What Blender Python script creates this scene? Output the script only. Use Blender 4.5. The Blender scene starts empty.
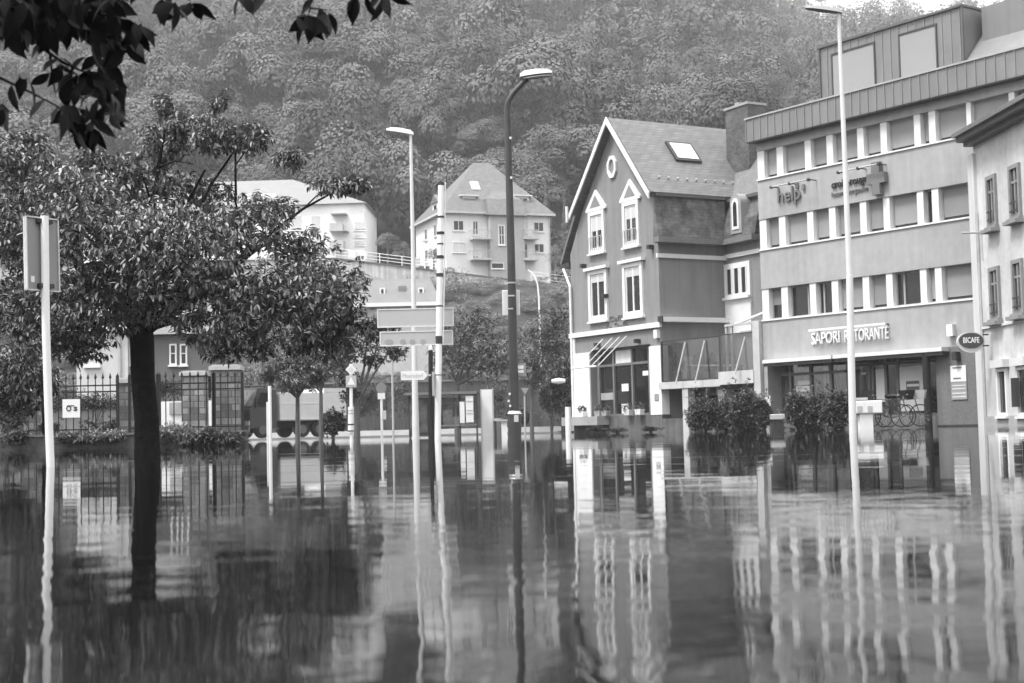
import bpy, bmesh, math, random
import numpy as np
from mathutils import Vector, Matrix
random.seed(7); RNG = np.random.default_rng(11)
R = math.radians
C = bpy.context.scene.collection
scene = bpy.context.scene

# ---------------------------------------------------------------- camera
F = 1450.0; CX, CY = 512.0, 341.5
PITCH = R(3.49); ROLL = R(1.33); CAMZ = 0.25
def ray(px, py):
    x = (px-CX)/F; y = (CY-py)/F
    xl = x*math.cos(ROLL)+y*math.sin(ROLL); yl = -x*math.sin(ROLL)+y*math.cos(ROLL)
    return Vector((xl, math.cos(PITCH)-yl*math.sin(PITCH), math.sin(PITCH)+yl*math.cos(PITCH)))
def P(px, py, Y):
    d = ray(px, py); t = Y/d.y
    return Vector((d.x*t, Y, CAMZ+d.z*t))
def horizon(px): return 430.0-(px-512)*math.tan(ROLL)
def G(px, Y, z=0.0):                 # point at depth Y, height z, seen in column px near the ground
    p = P(px, horizon(px)+ (CAMZ-z)*F/Y, Y); p.z = z
    return p
cam_d = bpy.data.cameras.new('camera'); cam = bpy.data.objects.new('camera', cam_d); C.objects.link(cam)
cam_d.sensor_width = 36; cam_d.lens = F/1024*36; cam_d.clip_start = 0.1; cam_d.clip_end = 3000
rt = Vector((math.cos(ROLL), math.sin(ROLL)*math.sin(PITCH), -math.sin(ROLL)*math.cos(PITCH)))
fw = Vector((0, math.cos(PITCH), math.sin(PITCH))); up = rt.cross(fw)
m = Matrix((rt, up, -fw)).transposed().to_4x4(); m.translation = (0, 0, CAMZ)
cam.matrix_world = m; scene.camera = cam
cam_d.dof.use_dof = True; cam_d.dof.focus_distance = 24; cam_d.dof.aperture_fstop = 3.6

# ---------------------------------------------------------------- materials (a black and white place: every colour is a grey)
MATS = {}
def mat(name, v, rough=.75, var=.12, scale=2.5, streak=0.0, bump=0.0, bscale=30, metal=0.0, spec=.3, fine=0.0):
    if name in MATS: return MATS[name]
    M = bpy.data.materials.new(name); M.use_nodes = True; nt = M.node_tree; N = nt.nodes; L = nt.links
    b = N['Principled BSDF']; b.inputs['Roughness'].default_value = rough; b.inputs['Metallic'].default_value = metal
    b.inputs['Specular IOR Level'].default_value = spec
    tc = N.new('ShaderNodeTexCoord')
    n = N.new('ShaderNodeTexNoise'); n.inputs['Scale'].default_value = scale; n.inputs['Detail'].default_value = 6; n.inputs['Roughness'].default_value = .6
    L.new(tc.outputs['Object'], n.inputs['Vector'])
    mr = N.new('ShaderNodeMapRange'); mr.inputs[1].default_value = .3; mr.inputs[2].default_value = .7
    mr.inputs[3].default_value = 1-var; mr.inputs[4].default_value = 1+var; L.new(n.outputs['Fac'], mr.inputs[0])
    last = mr.outputs[0]
    def mul(a, bb):
        q = N.new('ShaderNodeMath'); q.operation = 'MULTIPLY'; L.new(a, q.inputs[0]); L.new(bb, q.inputs[1]); return q.outputs[0]
    if streak:
        mp = N.new('ShaderNodeMapping'); mp.inputs['Scale'].default_value = (3.5, 3.5, .22); L.new(tc.outputs['Object'], mp.inputs[0])
        s = N.new('ShaderNodeTexNoise'); s.inputs['Scale'].default_value = 1.0; s.inputs['Detail'].default_value = 5; L.new(mp.outputs[0], s.inputs['Vector'])
        r = N.new('ShaderNodeMapRange'); r.inputs[1].default_value = .35; r.inputs[2].default_value = .6; r.inputs[3].default_value = 1-streak; r.inputs[4].default_value = 1.0
        L.new(s.outputs['Fac'], r.inputs[0]); last = mul(last, r.outputs[0])
    if fine:
        s = N.new('ShaderNodeTexNoise'); s.inputs['Scale'].default_value = scale*9; s.inputs['Detail'].default_value = 4; L.new(tc.outputs['Object'], s.inputs['Vector'])
        r = N.new('ShaderNodeMapRange'); r.inputs[1].default_value = .35; r.inputs[2].default_value = .65; r.inputs[3].default_value = 1-fine; r.inputs[4].default_value = 1+fine
        L.new(s.outputs['Fac'], r.inputs[0]); last = mul(last, r.outputs[0])
    q = N.new('ShaderNodeMath'); q.operation = 'MULTIPLY'; L.new(last, q.inputs[0]); q.inputs[1].default_value = v; q.use_clamp = True
    L.new(q.outputs[0], b.inputs['Base Color'])
    if bump:
        n2 = N.new('ShaderNodeTexNoise'); n2.inputs['Scale'].default_value = bscale; n2.inputs['Detail'].default_value = 5; L.new(tc.outputs['Object'], n2.inputs['Vector'])
        bp = N.new('ShaderNodeBump'); bp.inputs['Distance'].default_value = bump; L.new(n2.outputs['Fac'], bp.inputs['Height']); L.new(bp.outputs[0], b.inputs['Normal'])
    MATS[name] = M; return M
def rows_mat(name, v, course=.18, dark=.65, var=.2, stain=.0, blockw=0.3):
    """courses of slate or block: brick pattern on (along, height)"""
    if name in MATS: return MATS[name]
    M = bpy.data.materials.new(name); M.use_nodes = True; nt = M.node_tree; N = nt.nodes; L = nt.links
    b = N['Principled BSDF']; b.inputs['Roughness'].default_value = .65
    tc = N.new('ShaderNodeTexCoord'); sp = N.new('ShaderNodeSeparateXYZ'); L.new(tc.outputs['Object'], sp.inputs[0])
    ad = N.new('ShaderNodeMath'); ad.operation = 'SUBTRACT'; L.new(sp.outputs[0], ad.inputs[0]); L.new(sp.outputs[1], ad.inputs[1])
    cb = N.new('ShaderNodeCombineXYZ'); L.new(ad.outputs[0], cb.inputs[0]); L.new(sp.outputs[2], cb.inputs[1])
    br = N.new('ShaderNodeTexBrick'); L.new(cb.outputs[0], br.inputs['Vector']); br.inputs['Scale'].default_value = 1.0
    br.inputs['Brick Width'].default_value = blockw; br.inputs['Row Height'].default_value = course; br.inputs['Mortar Size'].default_value = course*.07
    br.inputs['Color1'].default_value = (v*(1-var),)*3+(1,); br.inputs['Color2'].default_value = (v*(1+var),)*3+(1,); br.inputs['Mortar'].default_value = (v*dark,)*3+(1,)
    n = N.new('ShaderNodeTexNoise'); n.inputs['Scale'].default_value = 1.3; n.inputs['Detail'].default_value = 8; n.inputs['Roughness'].default_value = .7; L.new(tc.outputs['Object'], n.inputs['Vector'])
    r = N.new('ShaderNodeMapRange'); r.inputs[1].default_value = .38; r.inputs[2].default_value = .62; r.inputs[3].default_value = 1-max(stain, .12); r.inputs[4].default_value = 1.08
    L.new(n.outputs['Fac'], r.inputs[0])
    mx = N.new('ShaderNodeMix'); mx.data_type = 'RGBA'; mx.blend_type = 'MULTIPLY'; mx.inputs[0].default_value = 1
    L.new(br.outputs['Color'], mx.inputs[6]); L.new(r.outputs[0], mx.inputs[7]); L.new(mx.outputs[2], b.inputs['Base Color'])
    bp = N.new('ShaderNodeBump'); bp.inputs['Distance'].default_value = .02; bp.inputs['Strength'].default_value = .7; L.new(br.outputs['Fac'], bp.inputs['Height']); bp.invert = True; L.new(bp.outputs[0], b.inputs['Normal'])
    MATS[name] = M; return M
def leaf_mat(name, lo, hi, trans=.25, rough=.45, spec=.4, patch=0):
    if name in MATS: return MATS[name]
    M = bpy.data.materials.new(name); M.use_nodes = True; nt = M.node_tree; N = nt.nodes; L = nt.links
    b = N['Principled BSDF']; b.inputs['Roughness'].default_value = rough; b.inputs['Specular IOR Level'].default_value = spec
    g = N.new('ShaderNodeNewGeometry'); mr = N.new('ShaderNodeMapRange'); L.new(g.outputs['Random Per Island'], mr.inputs[0])
    mr.inputs[3].default_value = lo; mr.inputs[4].default_value = hi; L.new(mr.outputs[0], b.inputs['Base Color'])
    if patch:
        tc = N.new('ShaderNodeTexCoord'); nz = N.new('ShaderNodeTexNoise'); nz.inputs['Scale'].default_value = patch; nz.inputs['Detail'].default_value = 3; L.new(tc.outputs['Object'], nz.inputs['Vector'])
        m2 = N.new('ShaderNodeMapRange'); m2.inputs[1].default_value = .36; m2.inputs[2].default_value = .64; m2.inputs[3].default_value = .62; m2.inputs[4].default_value = 1.38; L.new(nz.outputs['Fac'], m2.inputs[0])
        mm = N.new('ShaderNodeMath'); mm.operation = 'MULTIPLY'; L.new(mr.outputs[0], mm.inputs[0]); L.new(m2.outputs[0], mm.inputs[1]); mr = mm; L.new(mm.outputs[0], b.inputs['Base Color'])
    if trans:
        t = N.new('ShaderNodeBsdfTranslucent'); L.new(mr.outputs[0], t.inputs[0]); mx = N.new('ShaderNodeMixShader'); mx.inputs[0].default_value = trans
        L.new(b.outputs[0], mx.inputs[1]); L.new(t.outputs[0], mx.inputs[2]); L.new(mx.outputs[0], N['Material Output'].inputs[0])
    MATS[name] = M; return M
def glass(name='window glass', v=.03, rough=.06):
    return mat(name, v, rough=rough, var=.3, scale=.7, spec=.6)

W_TRIM = mat('white painted trim', .7, .5, .05); W_WALL = mat('white render', .72, .8, .05, .5, streak=.06)
PLASTER = mat('grey painted plaster', .22, .8, .08, .6, streak=.14, bump=.004, fine=.03); PLASTER_D = mat('darker grey plaster', .25, .8, .06, .6)
CONC = mat('pale concrete', .48, .8, .1, 1.5, streak=.1); METAL = mat('galvanised metal', .45, .4, .08, 4, metal=.3)
PAINT_W = mat('white pole paint', .78, .45, .06, 3, streak=.08); PAINT_G = mat('grey pole paint', .42, .5, .08, 3, streak=.1)
DARK = mat('dark metal', .035, .45, .2, 5); BLACK = mat('black paint', .012, .5, .2, 5); BARK = mat('wet bark', .010, .85, .5, 9, bump=.035, bscale=14, spec=.1)
BARK_P = mat('young bark', .10, .8, .3, 12); GLASS = glass(); BLIND = mat('grey roller blind', .28, .8, .05, .8)
STONE = rows_mat('rough stone blocks', .22, .2, .4, .5, .45, .33); SLATE = rows_mat('roof slate', .145, .16, .72, .14, .12, .22)
DARKGLASS = glass('dark shop glass', .015, .04)

# ---------------------------------------------------------------- mesh builder
class MB:
    def __init__(s): s.v = []; s.f = []
    def add(s, vs, fs):
        k = len(s.v); s.v += [tuple(a) for a in vs]; s.f += [tuple(i+k for i in f) for f in fs]; return s
    def hexa(s, p):
        return s.add(p, [(0,3,2,1),(4,5,6,7),(0,1,5,4),(1,2,6,5),(2,3,7,6),(3,0,4,7)])
    def box(s, x0, x1, y0, y1, z0, z1):
        return s.hexa([(x0,y0,z0),(x1,y0,z0),(x1,y1,z0),(x0,y1,z0),(x0,y0,z1),(x1,y0,z1),(x1,y1,z1),(x0,y1,z1)])
    def prism(s, poly, off):                      # poly: list of 3D points, off: extrusion vector
        n = len(poly); a = [Vector(p) for p in poly]; b = [p+Vector(off) for p in a]
        return s.add(a+b, [tuple(range(n)), tuple(range(2*n-1, n-1, -1))]+[(i, i+n, (i+1)%n+n, (i+1)%n) for i in range(n)])
    def tube(s, pts, rad, n=8, cap=True):
        pts = [Vector(p) for p in pts]
        if not hasattr(rad, '__len__'): rad = [rad]*len(pts)
        vs = []; fs = []; prev = None
        for i, p in enumerate(pts):
            d = (pts[min(i+1, len(pts)-1)]-pts[max(i-1, 0)]).normalized()
            a = prev if prev is not None else (Vector((1,0,0)) if abs(d.x) < .9 else Vector((0,1,0)))
            a = (a-d*a.dot(d)).normalized(); prev = a; b = d.cross(a)
            for k in range(n):
                t = 2*math.pi*k/n; vs.append(p+(a*math.cos(t)+b*math.sin(t))*rad[i])
        for i in range(len(pts)-1):
            for k in range(n):
                fs.append((i*n+k, i*n+(k+1)%n, (i+1)*n+(k+1)%n, (i+1)*n+k))
        if cap: fs += [tuple(range(n-1, -1, -1)), tuple(range((len(pts)-1)*n, len(pts)*n))]
        return s.add(vs, fs)
    def arr(s, v, f): return s.add([tuple(a) for a in v], [tuple(a) for a in f])
    def build(s, name, material, parent=None, smooth=False, bevel=0, origin=None, kind=None):
        me = bpy.data.meshes.new(name); v = np.array(s.v, dtype=float)
        if parent is not None: o0 = ORG[parent.name]
        elif origin is not None: o0 = Vector(origin)
        else: o0 = Vector(((v[:,0].min()+v[:,0].max())/2, (v[:,1].min()+v[:,1].max())/2, v[:,2].min()))
        v = v-np.array(o0); me.from_pydata(v.tolist(), [], s.f)
        bm = bmesh.new(); bm.from_mesh(me); bmesh.ops.recalc_face_normals(bm, faces=bm.faces); bm.to_mesh(me); bm.free()
        if smooth:
            me.polygons.foreach_set('use_smooth', [True]*len(me.polygons))
            try: me.set_sharp_from_angle(angle=R(40))
            except Exception: pass
        me.materials.append(material)
        o = bpy.data.objects.new(name, me); C.objects.link(o)
        if parent is not None: o.parent = parent
        else: o.location = o0
        ORG[o.name] = o0
        if bevel:
            b = o.modifiers.new('bevel', 'BEVEL'); b.width = bevel; b.segments = 2; b.limit_method = 'ANGLE'
        if kind: o['kind'] = kind
        return o
ORG = {}
def bigmesh(name, v, f, material, parent=None, origin=None, smooth=False):
    """fast path for foliage: v (n,3), f (m,4) quads"""
    o0 = np.array(ORG[parent.name]) if parent is not None else np.array(origin if origin is not None else (0,0,0), dtype=float)
    v = (v-o0).astype(np.float32); me = bpy.data.meshes.new(name)
    me.vertices.add(len(v)); me.vertices.foreach_set('co', v.ravel())
    k = f.shape[1]; me.loops.add(f.size); me.loops.foreach_set('vertex_index', f.astype(np.int32).ravel())
    me.polygons.add(len(f)); me.polygons.foreach_set('loop_start', np.arange(0, f.size, k, dtype=np.int32)); me.polygons.foreach_set('loop_total', np.full(len(f), k, dtype=np.int32))
    me.update(calc_edges=True); me.materials.append(material)
    o = bpy.data.objects.new(name, me); C.objects.link(o)
    if parent is not None: o.parent = parent
    else: o.location = o0
    ORG[o.name] = Vector(o0); return o
def tag(o, label=None, cat=None, group=None, kind=None):
    if label: o['label'] = label
    if cat: o['category'] = cat
    if group: o['group'] = group
    if kind: o['kind'] = kind
    return o
def thing(name, label, cat, loc, group=None):
    o = bpy.data.objects.new(name, None); C.objects.link(o); o.location = loc; o.empty_display_size = .2
    ORG[o.name] = Vector(loc); return tag(o, label, cat, group)
def structure(o): o['kind'] = 'structure'; return o

class Face:
    """a vertical plane: origin o, horizontal direction d (to the viewer's right), normal n towards the viewer"""
    def __init__(s, o, d):
        s.o = Vector((o[0], o[1], 0)); s.d = Vector((d[0], d[1], 0)).normalized(); s.n = Vector((s.d.y, -s.d.x, 0))
    def pt(s, u, z, w=0): return s.o+s.d*u+s.n*w+Vector((0,0,z))
    def uz(s, px, py, w=0):
        r = ray(px, py); c = Vector((0,0,CAMZ)); o = s.o+s.n*w
        t = (o-c).dot(s.n)/r.dot(s.n); p = c+r*t
        return (p-s.o).dot(s.d), p.z
    def u(s, px, py=430): return s.uz(px, py)[0]
    def z(s, px, py): return s.uz(px, py)[1]
    def at(s, u): p = s.pt(u, 0); return Face((p.x, p.y), s.d)
def fb(mb, fc, u0, u1, z0, z1, w0, w1):
    c = [fc.pt(u0,z0,w1), fc.pt(u1,z0,w1), fc.pt(u1,z0,w0), fc.pt(u0,z0,w0), fc.pt(u0,z1,w1), fc.pt(u1,z1,w1), fc.pt(u1,z1,w0), fc.pt(u0,z1,w0)]
    return mb.hexa(c)
def fprism(mb, fc, poly, w0, w1):
    return mb.prism([fc.pt(u, z, w0) for u, z in poly], fc.n*(w1-w0))
def frame_ring(mb, fc, u0, u1, z0, z1, t, w0, w1):
    fb(mb, fc, u0, u0+t, z0, z1, w0, w1); fb(mb, fc, u1-t, u1, z0, z1, w0, w1)
    fb(mb, fc, u0+t, u1-t, z0, z0+t, w0, w1); fb(mb, fc, u0+t, u1-t, z1-t, z1, w0, w1)
def wall_open(mb, fc, u0, u1, z0, z1, holes, depth, w=0):
    """front skin with real openings and their reveals"""
    us = sorted({u0, u1}|{a for h in holes for a in (h[0], h[1]) if u0 < a < u1}); zs = sorted({z0, z1}|{a for h in holes for a in (h[2], h[3]) if z0 < a < z1})
    for i in range(len(us)-1):
        for j in range(len(zs)-1):
            uc, zc = (us[i]+us[i+1])/2, (zs[j]+zs[j+1])/2
            if any(h[0] < uc < h[1] and h[2] < zc < h[3] for h in holes): continue
            mb.add([fc.pt(us[i],zs[j],w), fc.pt(us[i+1],zs[j],w), fc.pt(us[i+1],zs[j+1],w), fc.pt(us[i],zs[j+1],w)], [(0,1,2,3)])
    for a, b, c, d in holes:
        q = [(a,c),(b,c),(b,d),(a,d)]
        for k in range(4):
            (ua, za), (ub, zb) = q[k], q[(k+1)%4]
            mb.add([fc.pt(ua,za,w), fc.pt(ub,zb,w), fc.pt(ub,zb,w-depth), fc.pt(ua,za,w-depth)], [(0,1,2,3)])
def lettering(text, fc, u0, u1, z0, z1, w, thick, material, parent, name='lettering', italic=0, bold=0.0, line=None):
    cu = bpy.data.curves.new(name, 'FONT'); cu.body = text; cu.shear = italic; cu.offset = bold; cu.resolution_u = 2
    t = bpy.data.objects.new('t', cu); C.objects.link(t); bpy.context.view_layer.update()
    me = bpy.data.meshes.new_from_object(t.evaluated_get(bpy.context.evaluated_depsgraph_get()))
    vs = [v.co.copy() for v in me.vertices]; fs = [tuple(p.vertices) for p in me.polygons]
    bpy.data.objects.remove(t); bpy.data.curves.remove(cu); bpy.data.meshes.remove(me)
    x0 = min(v.x for v in vs); x1 = max(v.x for v in vs); y0 = min(v.y for v in vs); y1 = max(v.y for v in vs)
    mb = MB(); P3 = [fc.pt(u0+(v.x-x0)/(x1-x0)*(u1-u0), z0+(v.y-y0)/(y1-y0)*(z1-z0), w+thick) for v in vs]
    n = len(P3); back = [p-fc.n*thick for p in P3]
    ed = {}
    for f in fs:
        for i in range(len(f)):
            e = (f[i], f[(i+1)%len(f)]); ed[e] = 1
    sides = [(a, b, b+n, a+n) for (a, b) in ed if (b, a) not in ed]
    mb.add(P3+back, fs+sides)
    return mb.build(name, material, parent)

# ---------------------------------------------------------------- leaves (numpy)
def big_leaves(P0, D, Nn, L, W, curl=.2):
    n = len(P0); D = unit(D); S = unit(np.cross(D, Nn)); Nn = unit(np.cross(S, D)); L = L[:,None]; W = W[:,None]; V = []
    for t, w in ((0,.01),(.1,.05),(.2,.26),(.36,.46),(.55,.48),(.74,.34),(.88,.14),(1,.01)):
        c = P0+D*L*t-Nn*L*curl*t*t
        V += [c-S*W*w+Nn*W*w*.25, c, c+S*W*w+Nn*W*w*.25]
    v = np.stack(V, 1).reshape(-1,3); k = (np.arange(n)*24)[:,None]; F_ = []
    for i in range(7):
        b = i*3; F_ += [k+np.array([[b,b+1,b+4,b+3]]), k+np.array([[b+1,b+2,b+5,b+4]])]
    return v, np.concatenate(F_)
def unit(a): return a/np.maximum(np.linalg.norm(a, axis=1, keepdims=True), 1e-9)
def leaves(P0, D, Nn, L, W, fold=.18, curl=.15):
    """pointed oval leaves, two quads each, folded along the midrib"""
    n = len(P0); D = unit(D); S = unit(np.cross(D, Nn)); Nn = unit(np.cross(S, D)); L = np.broadcast_to(L, n)[:,None]; W = np.broadcast_to(W, n)[:,None]
    B = P0; T = P0+D*L-Nn*L*curl
    r1 = P0+D*L*.28+S*W*.46+Nn*W*fold; r2 = P0+D*L*.66+S*W*.42+Nn*(W*fold-L*curl*.4)
    l1 = P0+D*L*.28-S*W*.46+Nn*W*fold; l2 = P0+D*L*.66-S*W*.42+Nn*(W*fold-L*curl*.4)
    v = np.stack([B, r1, r2, T, l2, l1], axis=1).reshape(-1, 3); k = (np.arange(n)*6)[:,None]
    f = np.concatenate([k+np.array([[0,1,2,3]]), k+np.array([[0,3,4,5]])], axis=0)
    return v, f
def cards(P0, Nn, size):
    n = len(P0); Nn = unit(Nn); t = unit(np.cross(Nn, RNG.normal(size=(n,3)))); b = np.cross(Nn, t)
    s = np.broadcast_to(size, n)[:,None]*.5; s2 = s*RNG.uniform(.5, 1, (n,1))
    bend = Nn*s*RNG.uniform(-.5, .1, (n,1))
    v = np.stack([P0-t*s+bend, P0-b*s2, P0+t*s+bend, P0+b*s2], axis=1).reshape(-1,3)
    return v, np.arange(n*4).reshape(-1,4)
def sph(n):
    a = RNG.normal(size=(n,3)); return unit(a)
def blob_cards(centre, rad, n, size, up=.5, shell=.75):
    """leaf clumps on and just inside an ellipsoid, facing outward and up"""
    d = sph(n); d[:,2] = np.where(d[:,2] < -.35, -d[:,2], d[:,2]); r = RNG.uniform(shell, 1.05, (n,1))
    p = np.array(centre)+d*r*np.array(rad); nn = d+RNG.normal(size=(n,3))*.13+np.array([0,0,up])
    return cards(p, nn, size*RNG.uniform(.6, 1.3, n))
def merge(parts):
    vs = []; fs = []; k = 0
    for v, f in parts: vs.append(v); fs.append(f+k); k += len(v)
    return np.concatenate(vs), np.concatenate(fs)
def whorls(Cn, nl, L, W, droop=(-80, -10)):
    """drooping bunches of leaves at twig tips Cn"""
    n = len(Cn); P0 = np.repeat(Cn, nl, axis=0); m = n*nl
    az = RNG.uniform(0, 2*np.pi, m); el = np.radians(RNG.uniform(droop[0], droop[1], m)); 
    D = np.stack([np.cos(az)*np.cos(el), np.sin(az)*np.cos(el), np.sin(el)], axis=1)
    up = np.stack([-np.cos(az)*np.sin(el), -np.sin(az)*np.sin(el), np.cos(el)], axis=1)+RNG.normal(size=(m,3))*.25
    P0 = P0+D*.015+RNG.normal(size=(m,3))*.02+np.array([0,0,.03])
    return leaves(P0, D, up, L*RNG.uniform(.65, 1.15, m), W*RNG.uniform(.7, 1.1, m))
def in_ell(c, r, n, bias=.45):
    d = sph(n); q = RNG.uniform(0, 1, (n,1))**bias; return np.array(c)+d*q*np.array(r)

# ================================================================ SKY, LIGHT, AIR
world = bpy.data.worlds.new('World'); scene.world = world; world.use_nodes = True
nt = world.node_tree; N = nt.nodes; L = nt.links; bg = N['Background']
sky = N.new('ShaderNodeTexSky'); sky.sky_type = 'NISHITA'; sky.sun_disc = False
SUN_EL, SUN_AZ = R(60), R(-118)        # azimuth measured from +Y towards +X
sky.sun_elevation = SUN_EL; sky.sun_rotation = SUN_AZ; sky.air_density = 2.0; sky.dust_density = 6.0
bw = N.new('ShaderNodeRGBToBW'); L.new(sky.outputs[0], bw.inputs[0])
mx = N.new('ShaderNodeMix'); mx.inputs[0].default_value = .85; L.new(bw.outputs[0], mx.inputs[2]);    # overcast layer, brighter overhead than at the horizon
tcs = N.new('ShaderNodeTexCoord'); sxs = N.new('ShaderNodeSeparateXYZ'); L.new(tcs.outputs['Generated'], sxs.inputs[0])
mrs = N.new('ShaderNodeMapRange'); L.new(sxs.outputs[2], mrs.inputs[0]); mrs.inputs[1].default_value = 0; mrs.inputs[2].default_value = 1; mrs.inputs[3].default_value = 2.8; mrs.inputs[4].default_value = 13.0; L.new(mrs.outputs[0], mx.inputs[3])
L.new(mx.outputs[0], bg.inputs[0]); bg.inputs[1].default_value = .1
sd = bpy.data.lights.new('sun', 'SUN'); sd.energy = 1.5; sd.angle = R(14); so = bpy.data.objects.new('sun', sd); C.objects.link(so)
sdir = Vector((math.cos(SUN_EL)*math.sin(SUN_AZ), math.cos(SUN_EL)*math.cos(SUN_AZ), math.sin(SUN_EL)))
so.rotation_euler = sdir.to_track_quat('Z', 'Y').to_euler(); so.location = (-60, -40, 120)

def smooth(a, b, x):
    t = np.clip((x-a)/(b-a), 0, 1); return t*t*(3-2*t)
def wob(x, y, s, seed):
    g = np.random.default_rng(seed); r = 0
    for k in range(5):
        a, b, c = g.uniform(-1, 1, 3); r = r+np.sin((a*x+b*y)/s*6.28+c*7)*(.8-.1*k)
    return r/2.5
def hill_z(x, y):
    """the wooded valley side: terrace road at about 150 m, slope behind it"""
    x = np.asarray(x, float); y = np.asarray(y, float)
    low = 4.1+(15.2-4.1)*smooth(113, 149, y)*1.0
    road = 15.4-.008*x*0
    crest = 262-60*smooth(95, 200, x*800/np.maximum(y, 180))+16*smooth(-30, -200, x)
    back = (crest-15)*np.clip((y-172)/(800-172), 0, 1)**1.0*(1-.12*smooth(780, 900, y))
    z = np.where(y < 149, low, road+back)
    return z+(wob(x, y, 110, 5)*8+wob(x, y, 45, 9)*3)*smooth(185, 260, y)
def ground_z(x, y):
    shift = 40*smooth(2.5, 5.5, x)+30*smooth(-60, -90, x)*0
    z = -.55+.70*smooth(64+shift, 104+shift, y)
    bed = (x < -.190*y)&(y > 42.3)&(y < 66)
    z = np.where(bed, .30, z)
    return z
def grid_obj(name, xs, ys, zf, material):
    X, Y = np.meshgrid(xs, ys); Z = zf(X, Y); v = np.stack([X, Y, Z], -1).reshape(-1,3); nx = len(xs)
    i = (np.arange(len(ys)-1)[:,None]*nx+np.arange(nx-1)[None,:]).ravel(); f = np.stack([i, i+1, i+1+nx, i+nx], 1)
    o = bigmesh(name, v, f, material); o.data.polygons.foreach_set('use_smooth', [True]*len(f)); return o
xs = np.concatenate([np.linspace(-430, -40, 16), np.arange(-38, 40.1, .5), np.linspace(42, 430, 16)])
ys = np.concatenate([np.linspace(-200, 34, 14), np.arange(36, 115, .5), np.linspace(116, 430, 12)])
structure(grid_obj('ground', xs, ys, ground_z, mat('wet asphalt', .07, .85, .25, .8, fine=.12)))
HILL = structure(grid_obj('hillside', np.linspace(-450, 450, 150), np.concatenate([[112.9], np.arange(113.2, 900, 5)]), hill_z, mat('forest floor', .03, .9, .4, .3)))

# water -------------------------------------------------------------
wm = bpy.data.materials.new('flood water'); wm.use_nodes = True; nt = wm.node_tree; N = nt.nodes; L = nt.links; b = N['Principled BSDF']
b.inputs['Base Color'].default_value = (.006,.006,.006,1); b.inputs['Roughness'].default_value = .02; b.inputs['IOR'].default_value = 1.33; b.inputs['Specular IOR Level'].default_value = .5
tc = N.new('ShaderNodeTexCoord')
def wnoise(sx, sy, sc, det=2, rough=.5, rot=0.0, dist=0.0):
    mp = N.new('ShaderNodeMapping'); mp.inputs['Scale'].default_value = (sx, sy, 1); mp.inputs['Rotation'].default_value = (0,0,rot); L.new(tc.outputs['Object'], mp.inputs[0])
    n = N.new('ShaderNodeTexNoise'); n.inputs['Scale'].default_value = sc; n.inputs['Detail'].default_value = det; n.inputs['Roughness'].default_value = rough; n.inputs['Distortion'].default_value = dist
    L.new(mp.outputs[0], n.inputs['Vector']); return n.outputs['Fac']
def mth(op, a, bb=None, c=None):
    q = N.new('ShaderNodeMath'); q.operation = op
    for i, w in enumerate((a, bb, c)):
        if w is None: continue
        if isinstance(w, (int, float)): q.inputs[i].default_value = w
        else: L.new(w, q.inputs[i])
    return q.outputs[0]
sx = N.new('ShaderNodeSeparateXYZ'); L.new(tc.outputs['Object'], sx.inputs[0])
def ramp(v, a, bb, lo, hi):
    r = N.new('ShaderNodeMapRange'); r.interpolation_type = 'SMOOTHSTEP'; L.new(v, r.inputs[0]); r.inputs[1].default_value = a; r.inputs[2].default_value = bb; r.inputs[3].default_value = lo; r.inputs[4].default_value = hi; return r.outputs[0]
edge = mth('ADD', sx.outputs[1], mth('MULTIPLY', mth('SUBTRACT', wnoise(.25, .6, 1.0), .5), 3.0))
h = mth('MULTIPLY', wnoise(1.0, 1.35, 4.2, 2, .45, .12, .4), mth('MULTIPLY', ramp(edge, 3.0, 7.5, 1.0, .12), .0019))
h2 = mth('MULTIPLY', wnoise(.8, 1.5, 12, 2, .5, -.2), mth('MULTIPLY', ramp(edge, 2.5, 7.0, 1.0, .08), .00045))
h3 = mth('MULTIPLY', wnoise(.6, 1.0, .9, 2, .5, .05), mth('MULTIPLY', ramp(edge, 4, 12, 1.0, .25), .004))
puff = ramp(wnoise(.07, .8, 1.0, 3, .6), .56, .68, 0.0, 1.0)     # wind-roughened bands on the far water
h4 = mth('MULTIPLY', mth('MULTIPLY', wnoise(1, 1.4, 3.0, 2, .6), puff), .0016)
hh = mth('ADD', mth('ADD', h, h2), mth('ADD', h3, h4))
bp = N.new('ShaderNodeBump'); bp.inputs['Distance'].default_value = 1.0; bp.inputs['Strength'].default_value = 1.0; L.new(hh, bp.inputs['Height']); L.new(bp.outputs[0], b.inputs['Normal'])
w = MB(); w.add([(-200,-120,0),(200,-120,0),(200,111.8,0),(-200,111.8,0)], [(0,1,2,3)])
structure(w.build('water', wm, origin=(0,0,0)))

# haze --------------------------------------------------------------
hm = bpy.data.materials.new('valley mist'); hm.use_nodes = True; nt = hm.node_tree; nt.nodes.remove(nt.nodes['Principled BSDF'])
pv = nt.nodes.new('ShaderNodeVolumePrincipled'); pv.inputs['Color'].default_value = (.97,.97,.97,1); pv.inputs['Density'].default_value = .00034
nt.links.new(pv.outputs[0], nt.nodes['Material Output'].inputs['Volume'])
hz = MB().box(-480, 480, -230, 930, -1.6, 340).build('haze', hm, kind='stuff'); tag(hz, 'pale mist hanging in the valley in front of the wooded slope', 'haze')

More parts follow.
